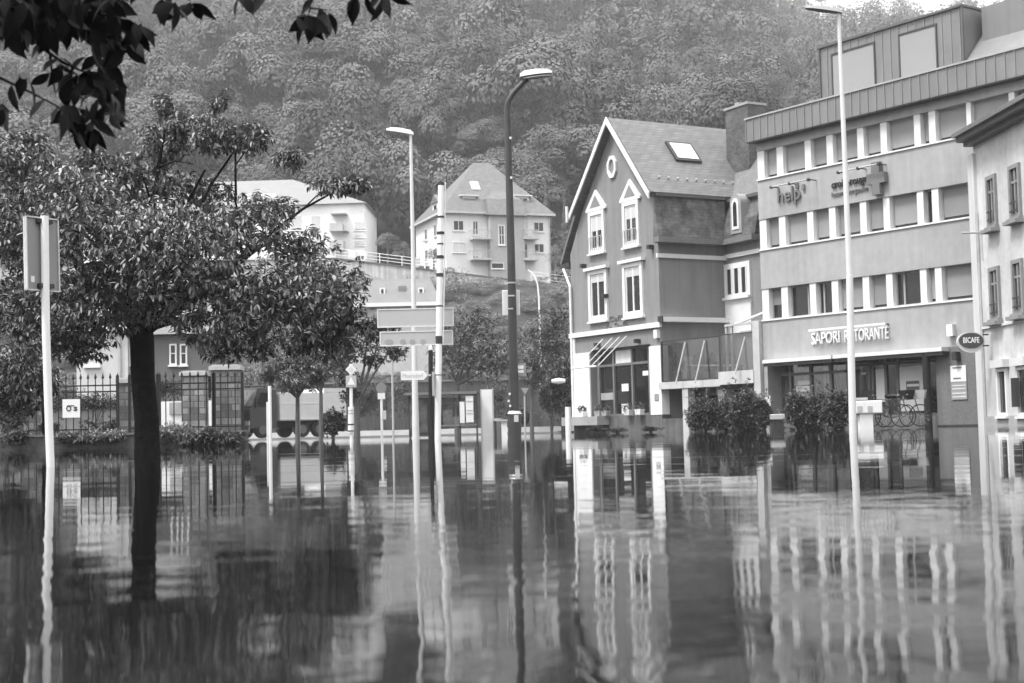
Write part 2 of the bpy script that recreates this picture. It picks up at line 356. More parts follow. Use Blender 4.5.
# forest ------------------------------------------------------------
FOREST = leaf_mat('forest foliage', .11, .135, .03, .9, .02, patch=.10)
def crown_proto(seed, n=1700, conifer=False, size=.052):
    g = np.random.default_rng(seed); parts = []
    if conifer:
        k = n; t = g.uniform(0, 1, k)**.7; r = (1-t)*.42*(.75+.25*np.sin(t*60))+.02; a = g.uniform(0, 6.28, k); q = np.sqrt(g.uniform(.4, 1, k))
        p = np.stack([np.cos(a)*r*q, np.sin(a)*r*q, t*1.6-.5], 1); nn = np.stack([np.cos(a), np.sin(a), np.full(k, .9)], 1)+g.normal(size=(k,3))*.4
        return cards(p, nn, .07*g.uniform(.6, 1.3, k))
    m = 13
    for i in range(m):
        d = g.normal(size=3); d /= np.linalg.norm(d); d[2] = abs(d[2])*1.0-.3
        c = d*np.array([.62,.62,.55]); r = g.uniform(.2, .42)
        parts.append(blob_cards(c, (r, r, r*.8), n//m, size, .45, .92))
    return merge(parts)
protos = [crown_proto(s, 5000) for s in range(6)]; fine_ = [crown_proto(s+20, 9000, size=.047) for s in range(5)]; coarse_ = [crown_proto(s+40, 3400, size=.062) for s in range(7)]; CONE = crown_proto(77, 1600, True)
fg = np.random.default_rng(3); parts = []; y = 184.0
while y < 815:
    half = min(.40*y+22, 330); x = -half+fg.uniform(0, 6)
    while x < half:
        px_, py_ = x+fg.uniform(-3, 3), y+fg.uniform(-4.5, 4.5); s = fg.choice([4.5, 6.0, 7.5, 9.0, 11.0])*fg.uniform(.85, 1.15)*(1+.26*(y-180)/200)
        z = float(hill_z(px_, py_))+s*fg.uniform(.35, 1.25)
        v, f = fine_[fg.integers(5)] if y < 300 else coarse_[fg.integers(7)]; a = fg.uniform(0, 6.28); ca, sa = math.cos(a), math.sin(a)
        if fg.uniform() < .06: v, f = CONE; s *= 1.1
        vv = v@np.array([[ca, sa, 0],[-sa, ca, 0],[0, 0, 1]])*np.array([s, s, s*fg.uniform(1.0, 1.55)])+np.array([px_, py_, z])
        if y > 500: f = f[::2]
        parts.append((vv, f)); x += s*1.42
    y += 11.0 if y < 300 else (16 if y < 500 else 22)
v, f = merge(parts); fo = bigmesh('hillside_forest', v, f, FOREST)
tag(fo, 'dense misty deciduous forest covering the steep hillside', 'forest', kind='stuff')
# shrubs on the embankment under the terrace road
parts = []
for i in range(1000):
    x = fg.uniform(-62, 17); y = 114+32*fg.uniform(0, 1)**1.3; s = fg.uniform(.6, 1.3)*(2.0 if fg.uniform() < .18 else 1)
    if -16 < x < -5 and y < 130: s *= .5
    v, f = protos[fg.integers(6)]; f = f[::3]; a = fg.uniform(0, 6.28); ca, sa = math.cos(a), math.sin(a)
    parts.append((v@np.array([[ca, sa, 0],[-sa, ca, 0],[0,0,1]])*np.array([s*1.2, s, s*.9])*1.0+np.array([x, y, float(hill_z(x, y))+s*.25]), f))
v, f = merge(parts); tag(bigmesh('embankment_shrubs', v, f, leaf_mat('scrub foliage', .07, .30, .1, .6, .2)), 'rough shrubs and grass covering the bank below the terrace wall', 'shrubs', kind='stuff')
# single trees and bushes one can tell apart around the villa
def crown_tree(name, label, px, py_top, py_base, Y, wpx, material, proto=0, cone=False, cat='tree', group=None, dens=2):
    s = Y/F; top = P(px, py_top, Y); base = P(px, py_base, Y); H = top.z-base.z; rw = wpx*s*.5
    t = thing(name, label, cat, base, group)
    mb = MB(); mb.tube([base, base+Vector((0,0,H*.4)), base+Vector((.1,0,H*.8))], [H*.03+.03, H*.02+.02, .02], 6); mb.build('trunk', BARK_P, t)
    v, f = (CONE if cone else protos[proto]); f = f[::dens] if dens > 1 else f
    if cone: vv = v*np.array([rw/.42, rw/.42, H/1.6])+np.array([base.x, base.y, base.z+H*.32])
    else: vv = v*np.array([rw, rw, H*.5])/.95+np.array([base.x, base.y, base.z+H*.52])
    bigmesh('crown', vv, f, material, t); return t
BUSH = leaf_mat('bush foliage', .06, .26, .15, .6, .25)
crown_tree('conifer', 'pointed conifer rising beside the right edge of the villa', 548, 176, 262, 182, 24, FOREST, cone=True, dens=1)
crown_tree('conifer', 'slim dark conifer behind the villa, just left of the gabled house', 566, 190, 270, 186, 18, FOREST, cone=True, dens=1)
for k, (px, a, b_, wd, lb) in enumerate([(388, 226, 268, 30, 'pale bushy tree between the white block and the villa'), (404, 238, 270, 26, 'round bush at the left corner of the villa'),
        (434, 243, 272, 20, 'dark bush below the left wall of the villa'), (556, 240, 280, 22, 'bush growing against the right end of the villa')]):
    crown_tree('bushy_tree', lb, px, a, b_, 161, wd, BUSH, k)

# ================================================================ FAR BUILDINGS
def win(fc, parent, u0, u1, z0, z1, w=0.0, t=.09, bars=1, frame=W_TRIM, pane=GLASS, proud=.07, cross=0, name='window', sill=True, blind=0.0):
    """a window lying in its surround: frame (part) > pane, sill"""
    mb = MB(); frame_ring(mb, fc, u0, u1, z0, z1, t, w-.06, w+proud)
    wi = (u1-u0-2*t)
    for k in range(bars):
        uc = u0+t+wi*(k+1)/(bars+1); fb(mb, fc, uc-t*.35, uc+t*.35, z0+t, z1-t, w-.03, w+proud*.55)
    if cross: zc = z0+(z1-z0)*cross; fb(mb, fc, u0+t, u1-t, zc-t*.3, zc+t*.3, w-.03, w+proud*.5)
    o = mb.build(name, frame, parent)
    p = MB(); fb(p, fc, u0+t, u1-t, z0+t, z1-t, w-.05, w+.012); sub(p, 'pane', pane, o, parent)
    if blind:
        p = MB(); fb(p, fc, u0+t*1.1, u1-t*1.1, z1-t-(z1-z0-2*t)*blind, z1-t*1.05, w, w+.03); sub(p, 'blind', mat('pale window blind', .6, .7, .05), o, parent)
    if sill:
        s = MB(); fb(s, fc, u0-.06, u1+.06, z0-.09, z0-.002, w-.03, w+proud+.08); sub(s, 'sill', frame, o, parent)
    return o
def sub(mb, name, material, part, root, **k):
    """a sub-part: child of a part, coordinates still relative to the thing's base"""
    ORG[part.name] = ORG[root.name]; return mb.build(name, material, part, **k)

# --- villa on the terrace
a = R(20); Vo = P(446, 275, 165); vF = Face((Vo.x, Vo.y), (math.cos(a), math.sin(a))); vL_ = 12.9; vS = 12.0; zb = 14.6
zE = vF.z(446, 211.5); zR = 32.3
vil = thing('villa', 'large pale villa with steep hipped roof standing on the terrace above the road', 'villa', (Vo.x+3, Vo.y+6, zb))
sF = Face(tuple((vF.pt(0,0)-vF.n*vS).xy), tuple(vF.n.xy))
mb = MB(); fb(mb, vF, 0, vL_, zb, zE, -vS, 0); mb.build('wall', W_WALL, vil)
ov = .55; A_ = [vF.pt(-ov, zE, ov), vF.pt(vL_+ov, zE, ov), vF.pt(vL_+ov, zE, -vS-ov), vF.pt(-ov, zE, -vS-ov)]; rA = vF.pt(vL_*.42, zR, -vS*.46); rB = vF.pt(vL_*.58, zR, -vS*.46)
mb = MB(); mb.add(A_+[rA, rB], [(0,1,5,4),(1,2,5),(2,3,4,5),(3,0,4),(3,2,1,0)])
vr = mb.build('roof', SLATE, vil)
mb = MB(); fb(mb, vF, -ov, vL_+ov, zE-.22, zE-.01, ov-.1, ov+.06); fb(mb, sF, -ov, vS+ov, zE-.22, zE-.01, ov-.1, ov+.06); mb.build('gutter', mat('pale gutter', .5), vil)
u0, u1 = vF.u(487, 230), vF.u(521, 230); zt = vF.z(503, 217)
mb = MB(); fb(mb, vF, u0, u1, zb, zt, 0, 1.1); mb.build('bay', mat('grey villa bay', .38, .8, .05), vil)
# bay roof rising into a dormer
za = vF.z(503, 189); mb = MB(); mb.add([vF.pt(u0-.3, zt, 1.5), vF.pt(u1+.3, zt, 1.5), vF.pt(u1+.1, za-1.2, .2), vF.pt(u0-.1, za-1.2, .2), vF.pt((u0+u1)/2-.6, za, -1.4), vF.pt((u0+u1)/2+.6, za, -1.4), vF.pt(u0-.1, za-1.2, -3.5), vF.pt(u1+.1, za-1.2, -3.5), vF.pt(u0-.3, zt, -1), vF.pt(u1+.3, zt, -1)],
    [(0,1,2,3),(3,2,5,4),(2,7,5),(3,4,6),(1,9,7,2),(0,3,6,8),(4,5,7,6)]); mb.build('bay_roof', SLATE, vil)
def vz(px, py): return vF.uz(px, py)
def vwin(px0, px1, py0, py1, name='window', w=0, **k):
    a0, z1 = vF.uz(px0, py0, w); a1, z0 = vF.uz(px1, py1, w); return win(vF, vil, a0, a1, z0, z1, w=w, **k)
def q(x, y): return (400+x/4.878, 150+y/4.878)
for (x0, x1, y0, y1, kw) in [(258,312,342,395,{}),(352,382,345,415,{}),(650,702,350,400,{}),(652,704,455,503,{}),(590,626,345,420,{'blind':.95}),(592,624,455,530,{}),(255,320,448,502,{'blind':.97}),(352,384,455,530,{'blind':.9})]:
    a0 = q(x0, y0); a1 = q(x1, y1); vwin(a0[0], a1[0], a0[1], a1[1], t=.1, pane=DARKGLASS, **kw)
a0 = q(478,365); a1 = q(512,465); vwin(a0[0], a1[0], a0[1], a1[1], w=1.1, t=.12, cross=.5, pane=GLASS)
a0 = q(445,550); a1 = q(506,580); vwin(a0[0], a1[0], a0[1], a1[1], w=1.1, t=.06, bars=0, pane=DARKGLASS)
for (x0, x1, y0, yr, lb) in [(340,432,432,395,0),(340,432,532,0,1),(585,660,432,400,2),(585,660,535,495,3)]:
    p0 = q(x0, y0); p1 = q(x1, y0); ua, zc = vF.uz(*p0); ub, _ = vF.uz(*p1)
    mb = MB(); fb(mb, vF, ua, ub, zc-.2, zc, 0.01, 1.3); bo = mb.build('balcony', CONC, vil)
    mb = MB(); fb(mb, vF, ua, ub, zc+.85, zc+.92, 1.24, 1.3)
    for k in range(13): uu = ua+(ub-ua)*k/12; fb(mb, vF, uu-.02, uu+.02, zc, zc+.85, 1.25, 1.28)
    for e in (ua, ub): fb(mb, vF, e-.03, e+.03, zc+.85, zc+.92, .02, 1.24)
    sub(mb, 'railing', PAINT_G, bo, vil)
for px_ in (337, 598):        # dormers low in the roof
    p0 = q(px_-32, 225); p1 = q(px_+32, 285); ua, z1 = vF.uz(*p0, -1.0); ub, z0 = vF.uz(*p1, -1.0)
    mb = MB(); fb(mb, vF, ua, ub, z0-.3, z1, -3.6, -1.0); d = mb.build('dormer', W_WALL, vil)
    mb = MB(); fb(mb, vF, ua-.35, ub+.35, z1, z1+.14, -4.4, -.7); sub(mb, 'dormer_roof', W_TRIM, d, vil)
    uc = (ua+ub)/2; mb = MB(); fb(mb, vF, uc-.55, uc-.05, z0, z1-.25, -1.05, -.97); fb(mb, vF, uc+.05, uc+.55, z0, z1-.25, -1.05, -.97); sub(mb, 'dormer_window', DARKGLASS, d, vil)
tU, tZ = vF.uz(*q(365,175)); # skylight on the front roof plane
nrm = ((A_[1]-A_[0]).cross(rA-A_[0])).normalized(); r0 = ray(*q(365,176)); tt = (A_[0]-Vector((0,0,CAMZ))).dot(nrm)/r0.dot(nrm); sp = Vector((0,0,CAMZ))+r0*tt
e1 = vF.d; e2 = nrm.cross(e1).normalized(); 
if e2.z < 0: e2 = -e2
if nrm.z < 0: nrm = -nrm
mb = MB(); mb.prism([sp-e1*.5-e2*.7, sp+e1*.5-e2*.7, sp+e1*.5+e2*.7, sp-e1*.5+e2*.7], nrm*.12); sub(mb, 'skylight', W_TRIM, vr, vil)
for k, (uu, zz) in enumerate([(4.5, zE-4.2), (4.5, zE-1.7), (8.3, zE-1.7), (8.3, zE-4.4)]):
    win(sF, vil, uu-.5, uu+.5, zz-.7, zz+.7, t=.08, pane=DARKGLASS)
mb = MB(); fb(mb, sF, 3.2, 5.6, zE-5.6, zE-5.4, .01, 1.2); bo = mb.build('balcony', CONC, vil); mb = MB(); fb(mb, sF, 3.2, 5.6, zE-5.4, zE-4.5, 1.15, 1.2); sub(mb, 'railing', PAINT_G, bo, vil)
mb = MB(); fb(mb, sF, 6.3, 8.6, zE, zE+1.7, -3.0, -.3); d = mb.build('side_dormer', W_WALL, vil)
mb = MB(); fprism(mb, sF, [(6.0, zE+1.7), (8.9, zE+1.7), (7.45, zE+2.7)], -3.6, -.1); sub(mb, 'dormer_roof', SLATE, d, vil)
mb = MB(); fb(mb, sF, 7.0, 7.9, zE+.4, zE+1.4, -.31, -.24); sub(mb, 'dormer_window', DARKGLASS, d, vil)
mb = MB(); fb(mb, vF, vL_-.12, vL_-.02, zb, zE-.2, .02, .12); mb.build('downpipe', METAL, vil)

# --- white apartment block on the left, mostly behind the near tree
Bo = P(365, 262, 172); bF = Face((Bo.x-34, Bo.y+1.5), (1, -.044)); BL = 34.0; zE2 = bF.z(372, 203); zB2 = 15
blk = thing('apartment_block', 'long white apartment block with hipped roof half hidden behind the near tree', 'apartment block', (Bo.x-17, Bo.y+6, zB2))
mb = MB(); fb(mb, bF, 0, BL, zB2, zE2, -11, 0); mb.build('wall', mat('bright white render', .85, .8, .04), blk)
zR2 = bF.z(330, 181)+1.2
mb = MB(); mb.add([bF.pt(-.4, zE2, .5), bF.pt(BL+.4, zE2, .5), bF.pt(BL+.4, zE2, -11.5), bF.pt(-.4, zE2, -11.5), bF.pt(4.5, zR2, -5), bF.pt(BL-9.5, zR2, -5)], [(0,1,5,4),(1,2,5),(2,3,4,5),(3,0,4),(3,2,1,0)])
ro = mb.build('roof', mat('zinc roof', .2, .5, .08, 1.0), blk)
for uu in (6, 12.5, 19, 21.5):
    mb = MB(); fb(mb, bF, uu, uu+1.8, zE2+.2, zE2+1.6, -2.6, -.4); sub(mb, 'dormer', W_WALL, ro, blk)
def bz(x, y): return (180+x/4.267, 160+y/4.267)
for (x0, x1, y0, y1) in [(745,795,265,300),(745,795,318,330),(745,795,345,365),(560,600,240,300),(560,600,320,370),(480,520,240,300),(480,520,320,370),(380,420,240,300),(380,420,320,370),(280,320,240,300),(280,320,320,370)]:
    a0 = bF.uz(*bz(x0, y0)); a1 = bF.uz(*bz(x1, y1)); win(bF, blk, a0[0], a1[0], a1[1], a0[1], t=.07, blind=.9, pane=GLASS, proud=.04)
for (x0, x1, y0, y1) in [(645,700,270,312),(645,705,355,385)]:
    a0 = bF.uz(*bz(x0, y0)); a1 = bF.uz(*bz(x1, y1)); mb = MB(); fb(mb, bF, a0[0], a1[0], a1[1], a1[1]+.2, .01, 1.3); fb(mb, bF, a0[0], a1[0], a1[1]+.2, a1[1]+1.05, 1.2, 1.3); fb(mb, bF, a1[0]-.1, a1[0], a1[1]+.2, a1[1]+1.05, .01, 1.2)
    bo = mb.build('balcony', CONC, blk)
    mb = MB(); fb(mb, bF, a0[0]+.2, a1[0]+.5, a1[1]+2.1, a1[1]+2.2, .01, 1.5); sub(mb, 'awning', mat('grey awning', .3), bo, blk)

# --- terrace road wall, railing and retaining walls
p0 = P(335, 262, 150); p1 = P(580, 279, 150); tF = Face((p0.x-22, 150), (1, 0)); zt0 = p0.z+1.3; zt1 = p1.z
mb = MB(); x0, x1 = p0.x-75, p1.x+22
def zl(x): return zt0+(zt1-zt0)*max(0, (x-p0.x)/(p1.x-p0.x))
mb.prism([(x0,150,12.5),(x1,150,12.5),(x1,150,zl(x1)-1.0),(p0.x,150,zl(p0.x)-1.0),(x0,150,zl(x0)-1.0)], (0,.45,0))
tw = tag(mb.build('terrace_wall', mat('pale retaining wall', .5, .85, .15, .8, streak=.3)), 'long pale wall holding up the hillside road below the villa', 'wall')
mb = MB(); mb.prism([(x0,149.9,zl(x0)-.998),(p0.x,149.9,zl(x0)-.998),(x1,149.9,zl(x1)-.998),(x1,149.9,zl(x1)-.85),(p0.x,149.9,zl(x0)-.85),(x0,149.9,zl(x0)-.85)], (0,.65,0)); sub(mb, 'coping', mat('dark coping', .12), tw, tw)
def railing(name, label, pxa, pxb, Y, ztop, hgt, step):
    xa, xb = G(pxa, Y).x, G(pxb, Y).x; t = thing(name, label, 'railing', ((xa+xb)/2, Y, ztop(xa)))
    n = int((xb-xa)/step)
    for k in range(n+1):
        x = xa+(xb-xa)*k/n; mb = MB(); z = ztop(x); mb.box(x-.04, x+.04, Y-.04, Y+.04, z, z+hgt); mb.build('post', PAINT_W, t)
    for r in (.33, .66, 1.0):
        mb = MB(); mb.tube([(xa, Y, ztop(xa)+hgt*r), (xb, Y, ztop(xb)+hgt*r)], .035, 6); mb.build('rail', PAINT_W, t)
    return t
railing('railing', 'white three-rail railing on the hillside road left of the villa', 338, 450, 150.2, lambda x: zl(x)-.85, 1.0, 2.0)
railing('railing', 'short white railing on the hillside road right of the villa', 535, 590, 150.2, lambda x: zl(x)-.85, 1.0, 1.6)
for px_ in (352, 363):
    a0 = P(px_-4, 262, 149.6); mb = MB(); mb.box(a0.x, a0.x+.75, 149.95, 150.02, zl(a0.x)-.7, zl(a0.x)+.1); 
    o = mb.build('notice_board', W_TRIM); tag(o, 'small white board fixed to the terrace railing, %s of two' % ('left' if px_ == 352 else 'right'), 'notice board', 'boards on the terrace railing')
# dark retaining wall behind the bus stop
mb = MB(); mb.box(-60, 18, 112, 112.8, -.6, 4.1); dw = tag(mb.build('retaining_wall', mat('dark street wall', .06, .85, .25, .7, streak=.3)), 'long dark retaining wall behind the bus shelter', 'wall')
mb = MB(); mb.box(-60.05, 18.05, 111.9, 112.9, 4.102, 4.25); sub(mb, 'coping', mat('grey coping', .14, .8, .3, 1.5), dw, dw)
mb = MB(); mb.box(-40, 8.5, 98, 111.5, .1, .42); structure(mb.build('raised_pavement', mat('pale pavement', .2, .8, .1, .8))); 
# --- slate-roofed building by the bank
hF = Face((G(350, 119).x, 119), (1, 0)); zhe = P(400, 303, 119).z; zht = P(400, 277, 119).z; hu1 = hF.u(437, 303)
hb = thing('slate_roofed_house', 'low house with steep slate roof and two small framed roof vents behind the road signs', 'house', (hF.pt(hu1/2, 4.3, -4)))
mb = MB(); fb(mb, hF, 0, hu1, 4.3, zhe-.2, -7, 0); mb.build('wall', mat('beige wall', .42, .8), hb)
mb = MB(); mb.add([hF.pt(-.4, zhe, .5), hF.pt(hu1+.3, zhe, .5), hF.pt(hu1+.3, zhe, -7.5), hF.pt(-.4, zhe, -7.5), hF.pt(2.1, zht, -1.6), hF.pt(hu1-.6, zht, -1.6), hF.pt(hu1-.6, zht, -6), hF.pt(2.1, zht, -6)], [(0,1,5,4),(1,2,6,5),(2,3,7,6),(3,0,4,7),(4,5,6,7),(3,2,1,0)])
hr = mb.build('roof', mat('smooth slate', .16, .6, .1, 1.2), hb)
mb = MB(); fb(mb, hF, -.4, hu1+.3, zhe-.3, zhe-.005, .35, .6); mb.build('gutter', W_TRIM, hb)
for px_, wd in ((382.5, .45), (421, .5)):
    u_, z_ = hF.uz(px_, 292, -.4); mb = MB(); frame_ring(mb, hF, u_-wd/2, u_+wd/2, z_-.38, z_+.35, .12, -1.4, -.3); o = mb.build('roof_vent', W_TRIM, hb)
    mb = MB(); fb(mb, hF, u_-wd/2+.1, u_+wd/2-.1, z_-.3, z_+.25, -1.3, -.36); sub(mb, 'louvre', DARK, o, hb)
u_, z_ = hF.uz(402, 292, -.4); mb = MB(); fb(mb, hF, u_-.3, u_+.3, z_-.9, z_+.5, -1.5, -.45); mb.build('roof_hatch', mat('grey hatch', .18), hb)

# ================================================================ GABLED HOUSE
def dirvp(v):                         # horizontal line running away to a vanishing column v (relative to the centre): viewer's-right direction
    d = Vector((v/F, 1)).normalized(); return -d if v < 0 else d
Yc = 69.0; co = G(663.5, Yc); gd = dirvp(-800); t_ = Face((co.x, co.y), gd); ul = t_.u(571.5, 300)
gF = Face(tuple(t_.pt(ul, 0).xy), gd); GW = -ul
sd_ = Vector((-gd.y, gd.x)); sideF = Face((co.x, co.y), sd_)           # side wall runs away to the right
HB = -.6
def gz(px, py, w=0): return gF.uz(px, py, w)
zbelt = gz(613, 331)[1]; zeave = sideF.z(690, 241); OVG = .5; zapex = gz(605.6, 118, OVG)[1]; zk = gz(647, 193, OVG)[1]; uk = gz(647, 193, OVG)[0]; uap = gz(605.6, 117, OVG)[0]
zbot = gz(654, 236)[1]
UK2 = 2*uap-uk; ul0 = GW-uk
SL = sideF.u(727, 300)                                            # side wall length to the inner corner
RL = 7.7                                                          # roof length behind the gable
house = thing('gabled_house', 'tall grey house with steep slate gable, oval window and white-framed windows above a cafe', 'house', gF.pt(GW/2, HB, -4))
prof = [(0, zbot), (0, zbot), (uap-(uk-uap)-.05, zk), (uap, zapex-.18), (uk-.15, zk), (GW, zbot)]
# walls: ground floor front has a real shop opening
su0, su1 = gz(591.6, 400)[0], gz(652, 400)[0]; szt = gz(622, 347)[1]; szb = gz(620, 416)[1]; zg = gz(600, 352)[1]
mb = MB(); wall_open(mb, gF, 0, GW, szb, zbelt, [(su0, su1, szb, szt)], .55)
mb.add([gF.pt(u, z) for u, z in [(0, zbelt), (GW, zbelt), (GW, zbot), (uk-.12, zk), (uap, zapex-.15), (2*uap-uk+.12, zk), (0, zbot)]], [tuple(range(7))])
mb.add([gF.pt(GW,HB), gF.pt(GW,zeave+.4), gF.pt(GW,zeave+.4,-SL), gF.pt(GW,HB,-SL)], [(0,1,2,3)])
mb.add([gF.pt(0,HB), gF.pt(0,zbot), gF.pt(0,zbot,-RL), gF.pt(0,HB,-RL)], [(0,1,2,3)])
mb.add([gF.pt(0,HB,-RL), gF.pt(GW,HB,-RL), gF.pt(GW,zbot,-RL), gF.pt(uap,zapex-.2,-RL), gF.pt(0,zbot,-RL)], [(0,1,2,3,4)])
mb.build('wall', PLASTER, house)
mb = MB(); fb(mb, gF, 0, GW, HB, szb, -.5, .06); mb.build('plinth', mat('wet dark plinth', .12, .6, .3, 1.2, streak=.3), house)
mb = MB(); fb(mb, gF, gz(577.5,400)[0]+.0, su0, szb, gz(585,353)[1], .01, .09); mb.build('stone_pier', mat('white stone pier', .74, .7, .06, 2, fine=.05), house); mb = MB(); fb(mb, gF, su1, GW+.02, szb, gz(656,346)[1], .01, .09); fb(mb, sideF, -.09, .35, szb, gz(656,346)[1], .01, .07)
mb.build('stone_pier', mat('white stone pier', .74, .7, .06, 2, fine=.05), house)
mb = MB(); fb(mb, gF, -.12, GW+.14, zbelt-.11, zbelt+.13, .01, .16); fb(mb, sideF, -.14, SL, sideF.z(690,257)-.1, sideF.z(690,257)+.1, .01, .12)
mb.build('belt_course', W_TRIM, house)
mb = MB(); fb(mb, gF, 0, gz(577,380)[0], szb, zbelt-.12, .01, .1); mb.build('corner_strip', W_TRIM, house)
# roof: two slopes each side plus a flare at the left eave
T = .16
def slab(mb, pa, pb, w0, w1, th=T):
    (ua, za), (ub, zb_) = pa, pb; nx, nz = -(zb_-za), (ub-ua); l = math.hypot(nx, nz); nx, nz = nx/l*th, nz/l*th
    if nz < 0: nx, nz = -nx, -nz
    fprism(mb, gF, [(ua, za), (ub, zb_), (ub+nx, zb_+nz), (ua+nx, za+nz)], w1, w0)
mb = MB(); OV = .45
slab(mb, (uap, zapex-.1), (uk+.1, zk-.05), OV, -RL); slab(mb, (uap, zapex-.1), (2*uap-uk-.3, zk-.05), OV, -RL)
slab(mb, (2*uap-uk-.3, zk-.05), (-.05, zbot+.7), .12, -RL); slab(mb, (-.05, zbot+.7), (-.75, zeave-.25), .12, -RL)
roof = mb.build('roof', SLATE, house)
mb = MB()      # lower, almost upright mansard slope on the street side
mb.add([gF.pt(uk+.1, zk-.02, .15), gF.pt(uk+.1, zk-.02, -SL), gF.pt(GW+.12, zeave+1.0, -SL), gF.pt(GW+.12, zeave+1.0, .15), gF.pt(GW+.3, zeave+.1, -SL), gF.pt(GW+.3, zeave+.1, .15), gF.pt(GW-.2, zeave+.1, .15), gF.pt(GW-.2, zeave+.1, -SL)],
       [(0,1,2,3),(3,2,4,5),(0,3,5,6),(5,4,7,6),(1,7,4,2)]); mb.build('mansard', rows_mat('stained lower slate', .13, .16, .7, .15, .7), house)
mb = MB(); fb(mb, sideF, -.15, SL, zk-.12, zk+.03, -.35+0, .22-(GW-uk)+.0); mb.build('roof_gutter', mat('dark gutter', .09), house)
mb = MB(); fb(mb, sideF, -.3, SL-.02, zeave-.18, zeave+.08, .02, .5); mb.build('eave_gutter', mat('slate grey cornice', .16), house)
mb = MB()       # barge boards
for (pa, pb) in [((uap, zapex), (uk+.12, zk)), ((uap, zapex), (2*uap-uk-.32, zk))]:
    (ua, za), (ub, zb_) = pa, pb; fprism(mb, gF, [(ua, za-.3), (ub, zb_-.28), (ub, zb_+.02), (ua, za+.04)], OV+.07, OV)
mb.build('barge_board', W_TRIM, house)
mb = MB(); mb.prism([gF.pt(-.8, zeave-.45, .1), gF.pt(.0, zeave-.45, .1), gF.pt(.0, zeave-.2, .1), gF.pt(-.8, zeave-.2, .1)], -gF.n*RL); mb.build('eave_soffit', DARK, house)
# skylight on the right upper slope
def roofpt(u, w): s = (u-uap)/(uk+.1-uap); return gF.pt(u, zapex-.1+(zk-.05-zapex+.1)*s, w)
ra, rb_ = roofpt(uap, 0), roofpt(uk, 0); rn = (rb_-ra).cross(gF.n).normalized(); rn = rn if rn.z > 0 else -rn
def on_roof(px, py): r = ray(px, py); c = Vector((0,0,CAMZ)); t = (ra+rn*T-c).dot(rn)/r.dot(rn); return c+r*t
sk = on_roof(683, 153); e1 = gF.n*1.0; e2 = (rb_-ra).normalized()
mb = MB(); mb.prism([sk-e1*.78-e2*.72, sk+e1*.78-e2*.72, sk+e1*.78+e2*.72, sk-e1*.78+e2*.72], rn*.12); so_ = mb.build('skylight', DARK, house)
mb = MB(); mb.prism([sk-e1*.64-e2*.58+rn*.13, sk+e1*.64-e2*.58+rn*.13, sk+e1*.64+e2*.58+rn*.13, sk-e1*.64+e2*.58+rn*.13], rn*.02); sub(mb, 'pane', glass('skylight glass', .5, .05), so_, house)
mb = MB()
for f_ in np.linspace(.5, 6.6, 12):
    p = roofpt(uk-.55, -f_)+rn*T; mb.prism([p-gF.n*.04, p+gF.n*.04, p+gF.n*.04-e2*.08, p-gF.n*.04-e2*.08], rn*.12)
mb.build('snow_guard', METAL, house)
# facade windows
def hwin(px0, px1, py0, py1, cap=0, blind=0):
    a0 = gz(px0, (py0+py1)/2); a1 = gz(px1, (py0+py1)/2); z1 = gz((px0+px1)/2, py0)[1]; z0 = gz((px0+px1)/2, py1)[1]
    o = win(gF, house, a0[0], a1[0], z0, z1, t=.2, frame=W_TRIM, pane=GLASS, proud=.12, bars=0)
    mb = MB(); u0, u1 = a0[0]+.22, a1[0]-.22; frame_ring(mb, gF, u0, u1, z0+.22, z1-.22, .07, .0, .06); uc = (u0+u1)/2; fb(mb, gF, uc-.05, uc+.05, z0+.29, z1-.29, 0, .06); sub(mb, 'sash', W_TRIM, o, house)
    mb = MB(); fb(mb, gF, u0+.04, u1-.04, z1-.22-blind*(z1-z0-.4), z1-.2, .013, .05); sub(mb, 'roller_shutter', mat('pale roller shutter', .5, .7, .05), o, house)
    mb = MB()
    if cap == 1: 
        uc = (a0[0]+a1[0])/2; hw = (a1[0]-a0[0])/2+.2; fprism(mb, gF, [(uc-hw, z1+.02), (uc+hw, z1+.02), (uc+hw, z1+.14), (uc, z1+1.1), (uc-hw, z1+.14)], .01, .12)
        sub(mb, 'pediment', W_TRIM, o, house); mb = MB(); fprism(mb, gF, [(uc-hw*.55, z1+.2), (uc+hw*.55, z1+.2), (uc, z1+.82)], .122, .13); sub(mb, 'pediment_panel', PLASTER, o, house)
    else: fb(mb, gF, a0[0]-.2, a1[0]+.2, z1+.02, z1+.17, .01, .26); sub(mb, 'cornice', W_TRIM, o, house)
    if cap == 1:
        mb = MB(); 
        for k in range(7): uu = a0[0]+.15+(a1[0]-a0[0]-.3)*k/6; fb(mb, gF, uu-.012, uu+.012, z0+.1, z0+.8, .2, .23)
        fb(mb, gF, a0[0]+.1, a1[0]-.1, z0+.8, z0+.84, .19, .24); sub(mb, 'guard_rail', METAL, o, house)
hwin(590, 605.6, 211, 253, 1, .45); hwin(624, 640.2, 201, 246.5, 1, .35); hwin(590, 608.4, 270, 321, 0, .18); hwin(624.4, 644, 262.5, 317, 0, .2)
uo, zo = gz(613, 167); mb = MB(); ro_, ri = .43, .27; n = 8
po = [(uo+ro_*math.cos(2*math.pi*(k+.5)/n), zo+ro_*1.4*math.sin(2*math.pi*(k+.5)/n)) for k in range(n)]; pi_ = [(uo+ri*math.cos(2*math.pi*(k+.5)/n), zo+ri*1.5*math.sin(2*math.pi*(k+.5)/n)) for k in range(n)]
for k in range(n): j = (k+1)%n; fprism(mb, gF, [po[k], po[j], pi_[j], pi_[k]], .005, .12)
ow = mb.build('oval_window', W_TRIM, house); mb = MB(); fprism(mb, gF, pi_, .0, .03); sub(mb, 'pane', mat('dull glass', .2, .3), ow, house)
